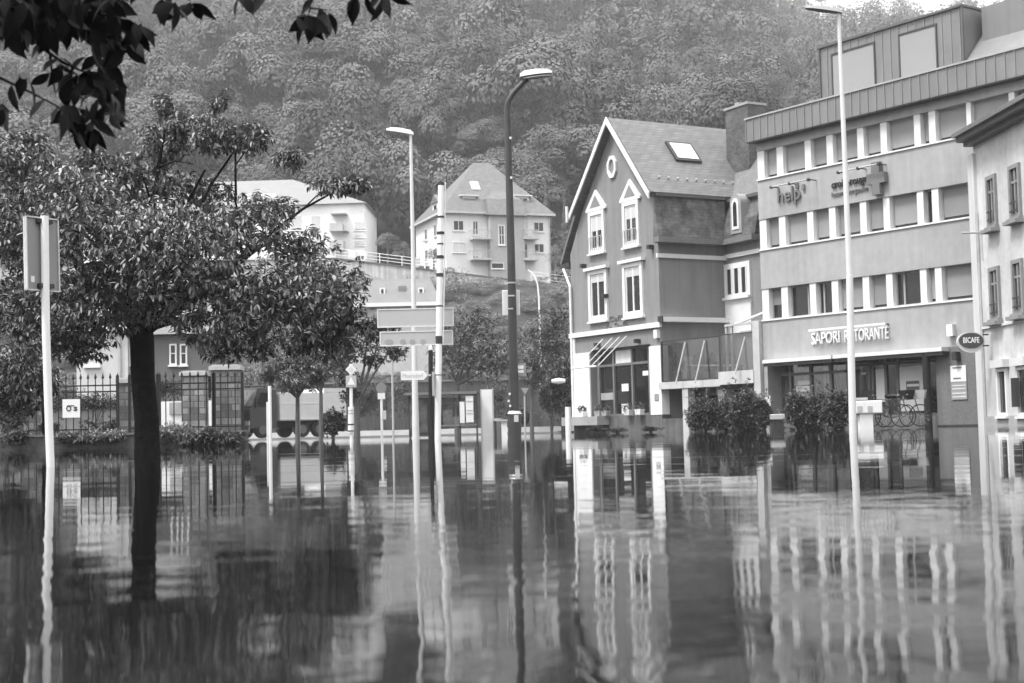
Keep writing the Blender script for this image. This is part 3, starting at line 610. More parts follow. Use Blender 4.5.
# cafe front
DW = -.4; F2 = gF
mb = MB(); fb(mb, gF, su0, su1, szb, szb+.12, DW-.05, DW+.1); fb(mb, gF, su0, su1, szt-.12, szt, DW-.05, DW+.1)
zt_ = gz(620, 364)[1]; fb(mb, gF, su0, su1, zt_-.06, zt_+.06, DW-.05, DW+.09)
for px_ in (592.8, 600.5, 615.5, 634, 651.2): uu = gz(px_, 390, DW)[0]; fb(mb, gF, uu-.07, uu+.07, szb+.12, szt-.12, DW-.05, DW+.1)
sf = mb.build('shopfront', mat('grey shop frame', .16, .5), house)
mb = MB(); fb(mb, gF, su0, su1, szb, szt, DW-.03, DW); sub(mb, 'pane', DARKGLASS, sf, house)
mb = MB(); a0 = gz(616.5, 362, DW)[0]; a1 = gz(632.5, 362, DW)[0]; fb(mb, gF, a0, a1, zt_+.07, szt-.13, DW+.02, DW+.05); sub(mb, 'panel', W_WALL, sf, house)
mb = MB()
for (pa, pb, ya, yb) in [(622,629,384,391),(622,629,404,414),(643,652,371,375)]:
    a0 = gz(pa, ya, DW); a1 = gz(pb, yb, DW); fb(mb, gF, a0[0], a1[0], a1[1], a0[1], DW+.01, DW+.025)
sub(mb, 'notice', W_TRIM, sf, house)
mb = MB(); fb(mb, gF, gz(594.5,400,DW)[0], gz(598.5,400,DW)[0], szb+.15, zt_-.1, DW+.01, DW+.03); fb(mb, gF, gz(601.5,400,DW)[0], gz(614,400,DW)[0], gz(607,398,DW)[1]-.1, gz(607,393,DW)[1], DW+.01, DW+.03); sub(mb, 'curtain', mat('grey curtain', .3), sf, house)
# folding awning stays
mb = MB()
for px_ in (597, 606, 613, 620):
    a0 = gz(px_, 345); t0 = gF.pt(a0[0]+.75, zbelt-.35, .1); t1 = gF.pt(a0[0]-.25, zbelt-1.75, 1.15); mb.tube([t0, t1], .024, 6)
aw0 = gz(592, 352)[0]; mb.tube([gF.pt(aw0-.1, zbelt-1.78, 1.15), gF.pt(aw0+2.2, zbelt-1.78, 1.15)], .05, 6); mb.build('awning_stay', PAINT_W, house)
lettering('Café', gF, gz(609.5,320)[0], gz(623,320)[0], gz(616,320.6)[1], gz(616,315.6)[1], .0, .05, mat('dim sign letters', .16), house)
lettering('La Stella', gF, gz(606.5,326)[0], gz(628,326)[0], gz(617,330)[1], gz(617,322.5)[1], .0, .05, mat('dim sign letters', .16), house, italic=.2)
def box_at(px, py, w0, w1, hw, hh, mb, fc=gF): u, z = fc.uz(px, py, (w0+w1)/2); fb(mb, fc, u-hw, u+hw, z-hh, z+hh, w0, w1)
for px_, py_ in ((597, 345), (637, 341), (583, 266), (650, 247), (605,296)): 
    mb = MB(); box_at(px_, py_, .01, .3, .1, .1, mb); mb.build('spotlight', DARK, house)
mb = MB(); box_at(656.6, 334, .01, .2, .14, .2, mb); mb.build('wall_lamp', W_TRIM, house)
mb = MB(); u_, z_ = gz(571, 381); mb.tube([gF.pt(.1, z_, .05), gF.pt(-.1, z_+.1, .35), gF.pt(-.35, z_+.05, .7)], .03, 6); o = mb.build('lamp_bracket', DARK, house)
mb = MB(); mb.tube([gF.pt(-.1, z_-.0, .45), gF.pt(-.3, z_, .75), gF.pt(-.55, z_, 1.0)], [.1, .16, .1], 8); sub(mb, 'lamp_shade', W_TRIM, o, house)
mb = MB(); u_, z_ = gz(658.5, 397); fb(mb, gF, u_-.16, u_+.16, z_-.16, z_+.16, .1, .13); mb.build('house_plaque', mat('grey plaque', .25), house)
mb = MB(); mb.tube([gF.pt(-.55, zeave-.5, .12), gF.pt(-.2, zeave-1.0, .14), gF.pt(.12, zeave-1.5, .14), gF.pt(.12, szb, .14)], .07, 8); mb.build('downpipe', W_TRIM, house)
mb = MB(); u_, z_ = gz(566, 214, .3); fb(mb, gF, u_-.05, u_+.06, z_-.45, z_+.4, .2, .3); mb.build('antenna', W_TRIM, house)
# things on the cafe step
for k, px_ in enumerate((586.5, 603, 610, 632.5, 644)):
    base = gF.pt(gz(px_, 415)[0], szb+.0, .25); t = thing('planter', ['pale planter left of the cafe window','grey planter at the left foot of the cafe glass','grey planter second from left at the cafe glass','white flower box with a small plant beside the cafe door','white flower box with a small plant next to the right cafe pier'][k], 'planter', base)
    mb = MB(); hw = .26; mb.add([base+gF.d*sx_*hw*s_+gF.n*sy_*.14*s_+Vector((0,0,zz)) for zz, s_ in ((.03, .8), (.3, 1.0)) for sx_, sy_ in ((-1,1),(1,1),(1,-1),(-1,-1))], [(3,2,1,0),(4,5,6,7),(0,1,5,4),(1,2,6,5),(2,3,7,6),(3,0,4,7)])
    mb.build('box', W_TRIM if k > 2 or k == 0 else mat('grey planter', .3), t)
    v, f = whorls(in_ell(base+Vector((0,0,.45)), (.25,.15,.22), 22), 5, .14, .06); bigmesh('plant', v, f, leaf_mat('shrub leaf', .03, .16), t)
mb = MB(); fb(mb, gF, .0, su0+1.75, szb-.42, szb+.02, .07, .8); stp = mb.build('step_terrace', mat('pale step', .3, .7, .15, 1), house)

# ================================================================ WING with chimney (joined to the house)
wo = gF.pt(GW, 0, -SL); wF = Face((wo.x, wo.y), gd); WL = wF.u(762, 300)
wing = thing('house_wing', 'narrow grey wing with arched dormer and brick chimney beside the gabled house', 'house wing', wF.pt(WL/2, HB, -3))
mb = MB(); fb(mb, wF, .01, WL, HB, zeave, -6, 0); mb.build('wall', PLASTER, wing)
mb = MB(); fb(mb, wF, .05, WL, zeave-.18, zeave+.08, .02, .5); mb.build('eave_gutter', mat('slate grey cornice', .16), wing)
zm = zk-.1; mb = MB(); mb.add([wF.pt(.0,zeave+.1,.3), wF.pt(WL,zeave+.1,.3), wF.pt(WL,zeave+1.0,.1), wF.pt(0,zeave+1.0,.1), wF.pt(WL,zm,-.45), wF.pt(0,zm,-.45), wF.pt(WL, zeave+.1, -1), wF.pt(WL, zm, -1)], [(0,1,2,3),(3,2,4,5),(1,6,7,4,2)]); mb.build('mansard', rows_mat('stained lower slate', .13, .16, .7, .15, .7), wing)
zr_ = wF.uz(736, 152, -3.2)[1]; mb = MB(); ru = uk-uap; mb.prism([wF.pt(-ru,zm,-.3), wF.pt(-ru,zapex-.1,-ru-.3), wF.pt(-ru,zapex-.3,-ru-.3), wF.pt(-ru,zm-.2,-.3)], wF.d*(WL+ru+3)); mb.prism([wF.pt(-ru+.5,zapex-.3,-ru-.3), wF.pt(-ru+.5,zapex-.1,-ru-.3), wF.pt(-ru+.5,zm,-2*ru-.3)], wF.d*(WL+ru+2.5)); mb.build('roof', SLATE, wing)
mb = MB(); fb(mb, wF, 0, WL, zm-.12, zm+.04, -.4, -.12); mb.build('roof_gutter', mat('dark gutter', .09), wing)
mb = MB(); fb(mb, wF, .0, WL, wF.z(742,254)-.1, wF.z(742,254)+.1, .01, .12); mb.build('belt_course', W_TRIM, wing)
c0 = wF.uz(725.5, 120, -1.6); c1 = wF.uz(748, 120, -1.6); zc1 = wF.uz(738, 107, -1.6)[1]; CHM = rows_mat('chimney brick', .10, .09, .6, .3, .4, .25)
mb = MB(); fb(mb, wF, c0[0], c1[0], zm+.2, zc1, -2.7, -1.6); ch = mb.build('chimney', CHM, wing)
mb = MB(); fb(mb, wF, c0[0]-.06, c1[0]+.06, zc1+.002, zc1+.12, -2.76, -1.54); fb(mb, wF, c0[0]+.4, c0[0]+.7, zc1+.12, zc1+.35, -2.2, -1.9); sub(mb, 'chimney_cap', mat('chimney cap', .3), ch, wing)
du, dz = wF.uz(737.5, 213, .2); mb = MB(); arc = [(du-.42, dz-1.0), (du+.42, dz-1.0), (du+.42, dz+.5)]+[(du+.42*math.cos(a), dz+.5+.45*math.sin(a)) for a in np.linspace(0.3, 2.84, 7)]+[(du-.42, dz+.5)]
fprism(mb, wF, arc, -1.2, .32); dm = mb.build('dormer', mat('zinc dormer', .3, .5), wing)
mb = MB(); fprism(mb, wF, [(du+(a-du)*.62, dz-.1+(b_-dz+.1)*.78) for a, b_ in arc], .325, .36); sub(mb, 'dormer_window', W_TRIM, dm, wing)
mb = MB(); fprism(mb, wF, [(du+(a-du)*.34, dz-.1+(b_-dz+.1)*.62) for a, b_ in arc], .362, .37); sub(mb, 'pane', GLASS, dm, wing)
a0 = wF.uz(726.5, 283); a1 = wF.uz(752, 280); z1 = wF.z(740, 262.5); z0 = wF.z(740, 297)
mb = MB(); fb(mb, wF, a0[0], a1[0], z0-1.8, z1, .01, .14); mb.build('window_surround', W_TRIM, wing)
for k in range(3):
    ww = (a1[0]-a0[0]-.3)/3; uu = a0[0]+.15+ww*k; win(wF, wing, uu+.06, uu+ww-.06, z0+.1, z1-.2, w=.14, t=.07, bars=0, pane=GLASS, proud=.04)
mb = MB(); fb(mb, wF, a0[0]-.05, a1[0]+.05, z0-.1, z0+.02, .142, .3); mb.build('window_ledge', W_TRIM, wing)

# ================================================================ CAFE TERRACE
md = dirvp(-1041); TF = Face((co.x, co.y), md)
def tz(px, py, w=0): return TF.uz(px, py, w)
ut0 = .02; ut1 = tz(759, 378)[0]; zs = tz(690, 381)[1]; zs0 = tz(690, 388)[1]; um = tz(724, 378)[0]
ter = thing('cafe_terrace', 'raised cafe terrace with leaning glass balustrade over the flooded ground floor', 'terrace', TF.pt((ut0+ut1)/2, HB, -2))
mb = MB(); fb(mb, TF, ut0, um, zs0, zs, -3.6, .25); fb(mb, TF, um+.002, ut1, tz(740,384)[1], tz(740,371)[1], -3.2, .35); mb.build('slab', CONC, ter)
mb = MB(); c_ = tz(689, 420, .0)[0]; fb(mb, TF, c_-.19, c_+.19, HB, zs0, -.25, .2); mb.build('column', CONC, ter)
mb = MB(); c_ = tz(726, 420, -.3)[0]; fb(mb, TF, c_-.25, c_+.2, HB, zs0-.1, -.7, -.1); mb.build('column', CONC, ter)
mb = MB(); c_ = ut1; fb(mb, TF, c_-.02, c_+.38, HB, tz(759,321)[1], -.4, .3); mb.build('column', mat('grey column', .42, .7), ter)
GL = bpy.data.materials.new('balustrade glass'); GL.use_nodes = True; nn_ = GL.node_tree; bb = nn_.nodes['Principled BSDF']; bb.inputs['Base Color'].default_value = (.8,.8,.8,1); bb.inputs['Metallic'].default_value = 1; bb.inputs['Roughness'].default_value = .02
tr_ = nn_.nodes.new('ShaderNodeBsdfTransparent'); tr_.inputs[0].default_value = (.72,.72,.72,1); mx_ = nn_.nodes.new('ShaderNodeMixShader'); mx_.inputs[0].default_value = .86; nn_.links.new(bb.outputs[0], mx_.inputs[1]); nn_.links.new(tr_.outputs[0], mx_.inputs[2]); nn_.links.new(mx_.outputs[0], nn_.nodes['Material Output'].inputs[0])
zt0_ = tz(690, 340)[1]
mb = MB(); fb(mb, TF, ut0+.2, um-.08, zs+.02, zt0_, .12, .15); fb(mb, TF, um+.08, ut1-.1, tz(740,371)[1]+.01, zt0_+.05, .2, .23); bl = mb.build('balustrade', GL, ter)
mb = MB(); fb(mb, TF, ut0+.15, um-.05, zt0_, zt0_+.05, .1, .17); fb(mb, TF, um+.05, ut1-.1, zt0_+.05, zt0_+.1, .18, .25); fb(mb, TF, um-.06, um+.06, zs, zt0_+.1, .08, .2); fb(mb, TF, ut0+.14, ut0+.2, zs, zt0_, .1, .17); fb(mb, TF, ut0+.15, um-.06, zs+.0, zs+.07, .1, .17); sub(mb, 'rail', DARK, bl, ter)
for px_ in (681, 700.5, 741):
    uu = tz(px_, 360, .4)[0]; mb = MB(); zz = zs if px_ < 724 else tz(740,371)[1]; mb.tube([TF.pt(uu-.18, zz-.15, .62), TF.pt(uu+.1, zt0_-.1, .2)], .035, 6); mb.build('strut', mat('pale strut', .45), ter)
mb = MB(); fb(mb, sideF, .25, SL-.1, zs+.002, zs+1.25, .012, .05); mb.build('wall_panel', mat('pale screen', .4), ter)
# back wall under the slab with windows, dark recess
mb = MB(); zz = zs0-.02; fb(mb, TF, ut0, ut1, HB, zs0-.01, -2.9, -2.6); mb.build('back_wall', mat('under terrace wall', .2, .8, .2, 1), ter)
for (pa, pb, ya, yb) in [(668,684,394,417),(697,720,394,414),(731,757,388,400)]:
    a0 = tz(pa, ya, -2.6); a1 = tz(pb, yb, -2.6); win(TF, ter, a0[0], a1[0], a1[1], a0[1], w=-2.6, t=.1, pane=GLASS)
mb = MB(); fb(mb, TF, ut0, um, HB, .62, -2.5, .1); mb.build('base', mat('wet dark plinth', .12, .6, .3, 1.2, streak=.3), ter)
# roller awning box and pergola
aw = thing('roller_awning', 'long white rolled-up awning box on the side wall above the terrace', 'awning', sideF.pt(SL/2, 5, .2))
z_a = sideF.z(690, 320.5)
mb = MB(); fb(mb, sideF, -.1, SL-.05, z_a-.1, z_a+.13, .02, .36); mb.build('cassette', W_TRIM, aw); mb = MB(); fb(mb, sideF, -.16, -.101, z_a-.15, z_a+.17, .015, .4); mb.build('end_cap', DARK, aw)
pg = thing('pergola', 'slim white metal pergola frame over the right half of the cafe terrace', 'pergola', TF.pt((um+ut1)/2, zs, -1))
zp = tz(742, 325)[1]
for uu in (um+.1, tz(730,350)[0]): mb = MB(); fb(mb, TF, uu, uu+.09, zs, zp, -.15, -.06); mb.build('post', PAINT_G, pg)
for k, dz_ in enumerate((0, -.28, -.5)):
    mb = MB(); fb(mb, TF, um+.1, ut1, zp+dz_, zp+dz_+.1, -.12-1.0*k, -.02-1.0*k); mb.build('beam', PAINT_G, pg)
mb = MB(); mb.tube([TF.pt(um+.2, zp+.05, -.4), TF.pt(ut1-.2, zp+.75, -1.4)], .06, 6); mb.build('roller', PAINT_W, pg)
mb = MB(); mb.add([TF.pt(um+.4, zp-.2, -1.2), TF.pt(ut1-.1, zp-.2, -1.2), TF.pt(ut1-.1, zp-.9, -2.2), TF.pt(um+.4, zp-.9, -2.2)], [(0,1,2,3)]); mb.build('canopy', mat('pale fabric', .55), pg)
for k, uf in enumerate((.14, .3, .42, .52)):       # potted plants & tables behind the glass
    uu = ut0+(ut1-ut0)*uf; base = sideF.pt(SL*[.14,.42,.62,.86][k], zs+.005, .55+.2*(k%2)); t = thing('potted_plant', ['clipped round plant in a dark pot, leftmost behind the terrace glass','clipped plant in a dark pot between the two leaning struts','bushy plant in a dark pot right of the second strut','bushy plant in a dark pot beside the balustrade corner'][k], 'potted plant', base)
    mb = MB(); mb.tube([base, base+Vector((0,0,.45))], [.16,.22], 10); mb.build('pot', DARK, t)
    v, f = whorls(in_ell(base+Vector((0,0,.95)), (.3,.3,.5), 150), 7, .15, .065); bigmesh('plant', v, f, leaf_mat('dark shrub leaf', .02, .09), t)
for k, uf in enumerate((.2, .36, .47)):
    base = sideF.pt(SL*[.26,.5,.74][k], zs+.005, 1.5); t = thing('terrace_table', ['pale table with dark legs, left one behind the terrace glass','pale table with dark legs, middle one behind the terrace glass','pale table with dark legs nearest the balustrade corner'][k], 'table', base)
    mb = MB(); mb.prism([base+TF.d*a_+TF.n*b_+Vector((0,0,.72)) for a_, b_ in ((-.45,.4),(.45,.4),(.45,-.4),(-.45,-.4))], (0,0,.04)); mb.build('tabletop', mat('pale table', .5), t)
    for a_, b_ in ((-.38,.33),(.38,.33),(.38,-.33),(-.38,-.33)):
        mb = MB(); p = base+TF.d*a_+TF.n*b_; mb.tube([p, p+Vector((0,0,.72))], .025, 6); mb.build('leg', DARK, t)
base = TF.pt((um+ut1)/2+.1, tz(740,371)[1]+.005, -1.6); t = thing('parasol', 'pale folded parasol standing under the pergola', 'parasol', base)
mb = MB(); mb.tube([base, base+Vector((0,0,2.1))], .03, 6); mb.build('pole', DARK, t)
mb = MB(); mb.tube([base+Vector((0,0,z)) for z in (.75, .9, 1.5, 2.1, 2.2)], [.1,.3,.26,.14,.03], 9); mb.build('folded_canopy', mat('pale fabric', .55), t)

# ================================================================ OFFICE BUILDING
ro0 = G(983, 54.3); md = dirvp(-1041); t_ = Face((ro0.x, ro0.y), md); uL = t_.u(761.5, 300)
mF = Face(tuple(t_.pt(uL, 0).xy), md); MW = -uL; MX = MW+3.2
def mz(px, py, w=0): return mF.uz(px, py, w)
def mean(*a): return sum(a)/len(a)
sills = [mean(mz(769.3,321.3)[1], mz(945,302.2)[1]), mean(mz(769,250.4)[1], mz(956.7,219.7)[1]), mean(mz(769.2,181.3)[1], mz(955,136.8)[1])]
heads = [mean(mz(769.3,289.7)[1], mz(958,262.7)[1]), mean(mz(769,220.3)[1], mz(956.7,181.6)[1]), mean(mz(769.2,151.2)[1], mz(952,103)[1])]
zf = mean(mz(765.5,360.5)[1], mz(950,346.8)[1]); zb0 = mean(mz(756,142.5,.4)[1], mz(1022,72.2,.4)[1]); zb1 = mean(mz(750,123,.4)[1], mz(1022.8,43,.4)[1])
print('MOD', MW, sills, heads, zf, zb0, zb1, 'GAB', GW, SL, zbelt, zeave, zk, zapex, szb, szt, 'ter', zs, zt0_)
off = thing('office_building', 'grey modern office block with bands of windows, white pillars and a restaurant below', 'office building', mF.pt(MW/2, HB, -6))
FAC = mat('office render', .33, .75, .08, .35, streak=.1, fine=.04)
pil_px = [(70,97),(140,162),(237,258),(312,334),(418,440),(498,520),(614,636),(665,688),(795,815)]
pil = []
for a_, b_ in pil_px:
    yy = 150+(530-(a_-70)*.105)/3.4155; ua = mz(740+a_/3.4155, yy)[0]; ub = mz(740+b_/3.4155, yy)[0]; pil.append((ua, ub))
uE = [mz(987.9,110)[0]]
pil += [(MX-1.5, MX-1.25), (MX-.25, MX)]; pil[0] = (0, pil[0][1])
pil[8] = (pil[8][0], MW+.02)
RD = .32
for (z0, z1, nm) in [(zf, sills[0], 0), (heads[0], sills[1], 1), (heads[1], sills[2], 2), (heads[2], zb0, 3)]:
    mb = MB(); fb(mb, mF, 0, MX, z0, z1, -RD-.1, 0); mb.build('spandrel', FAC, off)
mb = MB(); fb(mb, mF, 0, MX, zf, zb0, -12, -RD-.102); mb.build('core', mat('dark interior', .04), off)
mb = MB()
for k in range(3): fb(mb, mF, 0, MX, sills[k]+.001, sills[k]+.06, -RD, .06)
mb.build('sill_strip', mat('white sill', .7, .5), off)
openw = {(0,1),(0,2),(0,5)}
DIRTY = mat('grey roller blind', .36)
for k in range(3):
    for i, (ua, ub) in enumerate(pil):
        mb = MB(); fb(mb, mF, ua, ub, sills[k]+.06, heads[k]-.001, -RD+.001, -.04); mb.build('pillar', mat('white pillar', .66, .6, .04, 2, streak=.04), off)
        if i+1 < len(pil):
            a0, a1 = ub, pil[i+1][0]; mb = MB(); frame_ring(mb, mF, a0, a1, sills[k]+.06, heads[k], .06, -RD+.0, -RD+.08)
            wide = a1-a0 > 1.2
            if (k, i) in openw: uc = a0+(a1-a0)*(.78 if i == 1 else .3); fb(mb, mF, uc-.04, uc+.04, sills[k]+.12, heads[k]-.06, -RD, -RD+.07)
            o = mb.build('window', mat('grey window frame', .3, .5), off)
            mb = MB(); fb(mb, mF, a0+.06, a1-.06, sills[k]+.12, heads[k]-.06, -RD+.0, -RD+.015); sub(mb, 'pane', DARKGLASS, o, off)
            if (k, i) not in openw and not (k == 1 and i == 6):
                bd = .06 if not (k == 0 and i == 0) else .35
                if k == 2 and i == 9: bd = .5
                mb = MB(); n_ = 22; zb_ = sills[k]+.12+bd*(1.6); zt = heads[k]-.06
                fb(mb, mF, a0+.07, a1-.07, zb_, zt, -RD+.02, -RD+.045)
                for q_ in range(n_): zz = zb_+(zt-zb_)*q_/n_; fb(mb, mF, a0+.07, a1-.07, zz+.008, zz+.055, -RD+.046, -RD+.056)
                sub(mb, 'roller_blind', mat('blind %d' % ((i*7+k*3)%4), [.22,.26,.29,.24][(i*7+k*3)%4], .8, .08, .5), o, off)
# parapet with standing seams
SEAM = mat('zinc cladding', .2, .45, .1, .6, metal=.2, streak=.08)
mb = MB(); fb(mb, mF, -.2, MX+.3, zb0, zb1, -12.2, .4); par = mb.build('parapet', SEAM, off)
mb = MB(); u = -.19
while u < MX+.3: fb(mb, mF, u-.014, u+.014, zb0+.02, zb1-.02, .4, .44); u += .43
sub(mb, 'seam', mat('zinc seam', .24, .45), par, off)
mb = MB(); fb(mb, mF, -.24, MX+.34, zb1+.001, zb1+.07, -.1, .46); sub(mb, 'coping', mat('zinc coping', .34, .4), par, off)
mb = MB(); fb(mb, mF, -.19, MX, zb0-.05, zb0-.002, .0, .39); sub(mb, 'soffit', DARK, par, off)
# penthouse
PW = -1.4; pu0 = mz(820.5, 80, PW)[0]; pu1 = mz(963, 30, PW)[0]; zpt = mean(mz(821,49.5,PW)[1], mz(961,6,PW)[1])
mb = MB(); fb(mb, mF, pu0, pu1, zb1-.3, zpt, -8, PW); pen = mb.build('penthouse', SEAM, off)
mb = MB(); u = pu0
pwin = [(mz(pa+.5, 80, PW)[0]-.07, mz(pb, 60, PW)[0]+.07, mean(mz(pa, ya0, PW)[1], mz(pb, ya1, PW)[1])) for (pa, pb, ya0, ya1) in [(833,874.5,52.5,43),(901,937,34,23)]]
while u < pu1:
    zlo = max([zb1]+[z_ for a_, b_, z_ in pwin if a_ < u < b_]); fb(mb, mF, u-.014, u+.014, zlo, zpt-.01, PW, PW+.035); u += .43
sub(mb, 'seam', mat('zinc seam', .24, .45), pen, off)
mb = MB(); fb(mb, mF, pu0-.06, pu1+.06, zpt+.001, zpt+.09, -8.1, PW+.1); fb(mb, mF, pu0-.04, pu0+.05, zb1, zpt, PW-.01, PW+.07); fb(mb, mF, pu1-.05, pu1+.04, zb1, zpt, PW-.01, PW+.07); sub(mb, 'roof_edge', mat('dark zinc edge', .1, .4), pen, off)
for (pa, pb, ya0, ya1) in [(833,874.5,52.5,43),(901,937,34,23)]:
    a0 = mz(pa+.5, 80, PW)[0]; a1 = mz(pb, 60, PW)[0]; z1 = mean(mz(pa, ya0, PW)[1], mz(pb, ya1, PW)[1]); z0 = zb1-.1
    mb = MB(); frame_ring(mb, mF, a0-.06, a1+.06, z0, z1, .06, PW-.02, PW+.06); o = mb.build('window', mat('dark window frame', .07), off)
    mb = MB(); fb(mb, mF, a0, a1, z0, z1-.06, PW, PW+.02); sub(mb, 'roller_shutter', mat('pale shutter', .28, .7, .03, .4), o, off)
# sloping roof right of the penthouse and small one left of it
mb = MB(); mb.add([mF.pt(pu1+.05, zb1, -.9), mF.pt(MX+1, zb1, -.9), mF.pt(MX+1, zpt+.2, -3.6), mF.pt(pu1+.05, zpt+.2, -3.6), mF.pt(pu1+.05, zb1, -9), mF.pt(MX+1, zb1, -9), mF.pt(MX+1, zpt+.2, -9), mF.pt(pu1+.05, zpt+.2, -9)], [(0,1,2,3),(0,3,7,4),(3,2,6,7),(1,5,6,2)]); mb.build('sloping_roof', SEAM, off)
mb = MB(); fb(mb, mF, pu1+.3, MX+1, zb1, zpt+.0, -3.3, -2.2); mb.build('side_cladding', SEAM, off)
zl0 = mz(803, 107, -3)[1]; mb = MB(); mb.add([mF.pt(-.0, zb1-.1, -3.2), mF.pt(pu0-.02, zb1-.1, -3.2), mF.pt(pu0-.02, zb1+1.9, -5.2), mF.pt(1.3, zb1+.2, -5.2), mF.pt(0, zb1-.1, -8)], [(0,1,2,3),(0,3,4)]); lr = mb.build('low_roof', mat('pale metal roof', .6, .4), off)
mb = MB(); fb(mb, mF, -.3, 1.2, zb1+.0, zb1+.42, -4.0, -2.6); mb.build('roof_unit', mat('pale roof unit', .6), off)
# ---- ground floor
GD = -1.15; gb = HB
bw0 = mz(937, 400)[0]
mb = MB(); fb(mb, mF, 0, mz(766.5,400)[0]+.12, gb, zf-.002, -1.3, 0); mb.build('corner_pier', mat('grey corner pier', .3), off); mb = MB(); fb(mb, mF, bw0, MX, gb, zf-.002, -.6, 0); mb.build('ground_wall', mat('grey brick wall', .15, .8, .12, 1.0, fine=.1, streak=.1), off)
mb = MB(); fb(mb, mF, mz(766,400)[0]+.13, bw0-.001, gb, .42, -1.3, -.3); mb.build('base_step', mat('wet dark plinth', .12, .6, .3, 1.2, streak=.3), off)
mb = MB(); fb(mb, mF, bw0, MX, .0, .06, .001, .03); mb.build('base_line', DARK, off)
ca, cb_ = mz(928.5, 390)[0], mz(936, 390)[0]; mb = MB(); cm = (ca+cb_)/2; mb.tube([mF.pt(cm, gb, .3), mF.pt(cm, zf-.05, .3)], .15, 14); mb.build('column', BLACK, off)
# left glazed bay with curtains
g0, g1 = mz(769, 400)[0], mz(834, 400)[0]
zg0, zg1 = .42, zf-.05
mb = MB()
for px_ in (770.5, 791.5, 812, 832): uu = mz(px_, 395, -.8)[0]; fb(mb, mF, uu-.06, uu+.06, zg0, zg1, -.86, -.74)
ztr = mz(800, 374, -.8)[1]; fb(mb, mF, g0, g1, ztr-.06, ztr+.06, -.85, -.73); fb(mb, mF, g0, g1, zg0, zg0+.1, -.85, -.72); fb(mb, mF, g0, g1, zg1-.1, zg1, -.86, -.73); 
o = mb.build('glazed_bay', mat('grey shop frame', .16, .5), off)
mb = MB(); fb(mb, mF, g0, g1, zg0, zg1, -.83, -.81); sub(mb, 'pane', GL, o, off)
mb = MB(); fb(mb, mF, g0, g1, zg0, zg1, -2.2, -2.1); sub(mb, 'room', mat('dark interior', .04), o, off)
mb = MB()
for (pa, pb) in [(771,787),(796,801),(803,812),(824,833)]:
    a0 = mz(pa, 395, -1.0)[0]; a1 = mz(pb, 395, -1.0)[0]; n_ = max(2, int((a1-a0)/.16))
    for k in range(n_): uu = a0+(a1-a0)*(k+.5)/n_; mb.tube([mF.pt(uu, zg0+.05, -1.05-.04*(k%2)), mF.pt(uu, zg1, -1.05-.04*(k%2))], (a1-a0)/n_*.52, 6)
sub(mb, 'curtain', mat('pale curtain', .85, .9), o, off)
mb = MB()
for (pa, pb, ya, yb) in [(798,812,381,384.5),(796.5,812.5,386.5,391)]:
    a0 = mz(pa, ya, -.8); a1 = mz(pb, yb, -.8); fb(mb, mF, a0[0], a1[0], a1[1], a0[1], -.80, -.78)
sub(mb, 'window_lettering', W_TRIM, o, off)
# entrance glazing to the right
e0, e1_ = mz(836, 400)[0], bw0-.01
mb = MB(); DE = -1.2
for px_ in (839, 848.5, 870.5, 874, 887, 899, 926): uu = mz(px_, 395, DE)[0]; fb(mb, mF, uu-.06, uu+.06, zg0, zg1, DE-.06, DE+.06)
zt2 = mz(880, 364, DE)[1]; fb(mb, mF, e0, e1_, zt2-.06, zt2+.07, DE-.05, DE+.05); fb(mb, mF, e0, e1_, zg0, zg0+.12, DE-.05, DE+.05)
o = mb.build('entrance_glazing', mat('grey shop frame', .16, .5), off)
mb = MB(); fb(mb, mF, e0-.2, e1_, zg0, zg1, DE-.03, DE-.01); sub(mb, 'pane', DARKGLASS, o, off)
mb = MB()
for (pa, pb, ya, yb) in [(900.5,925,366,411),(876.5,886,369,402),(851,868,363,366)]:
    a0 = mz(pa, (ya+yb)/2, DE)[0]; a1 = mz(pb, (ya+yb)/2, DE)[0]; z1_ = mz((pa+pb)/2, ya, DE)[1]; z0_ = mz((pa+pb)/2, yb, DE)[1]; fb(mb, mF, a0, a1, z0_, z1_, DE-.01, DE+.03)
sub(mb, 'white_panel', W_WALL, o, off)
a0 = mz(907, 388, DE); a1 = mz(920, 388, DE); zt = mz(913, 381, DE)[1]; zb2 = mz(913, 395.5, DE)[1]; mb = MB(); fb(mb, mF, a0[0], a1[0], zb2, zt, DE+.031, DE+.05); sub(mb, 'grey_notice', mat('grey notice', .14), o, off)
mb = MB(); fb(mb, mF, a0[0]+.05, a1[0], zt-.22, zt-.12, DE+.051, DE+.06); fb(mb, mF, a0[0]+.05, a0[0]+.5, zb2+.06, zb2+.16, DE+.051, DE+.06); fb(mb, mF, mz(862,375,DE)[0], mz(867,375,DE)[0], mz(865,374.5,DE)[1], mz(865,372.5,DE)[1], DE+.031, DE+.05); sub(mb, 'notice_strip', W_TRIM, o, off)
# awnings
for (pa, pb, nm) in [(765.5,834,'short'),(836,945,'long')]:
    a0, a1 = mz(pa, 358, .3)[0], mz(pb, 352, .3)[0]; t = thing('shop_awning', 'white rolled-in awning, the %s one below the restaurant sign band' % nm, 'awning', mF.pt((a0+a1)/2, zf-.2, .3))
    mb = MB(); fb(mb, mF, a0, a1, zf-.16, zf-.01, .03, .5); mb.build('cassette', mat('pale awning', .62), t)
    mb = MB(); fb(mb, mF, a0+.02, a1-.02, zf-.3, zf-.161, .05, .44); mb.build('underside', DARK, t)
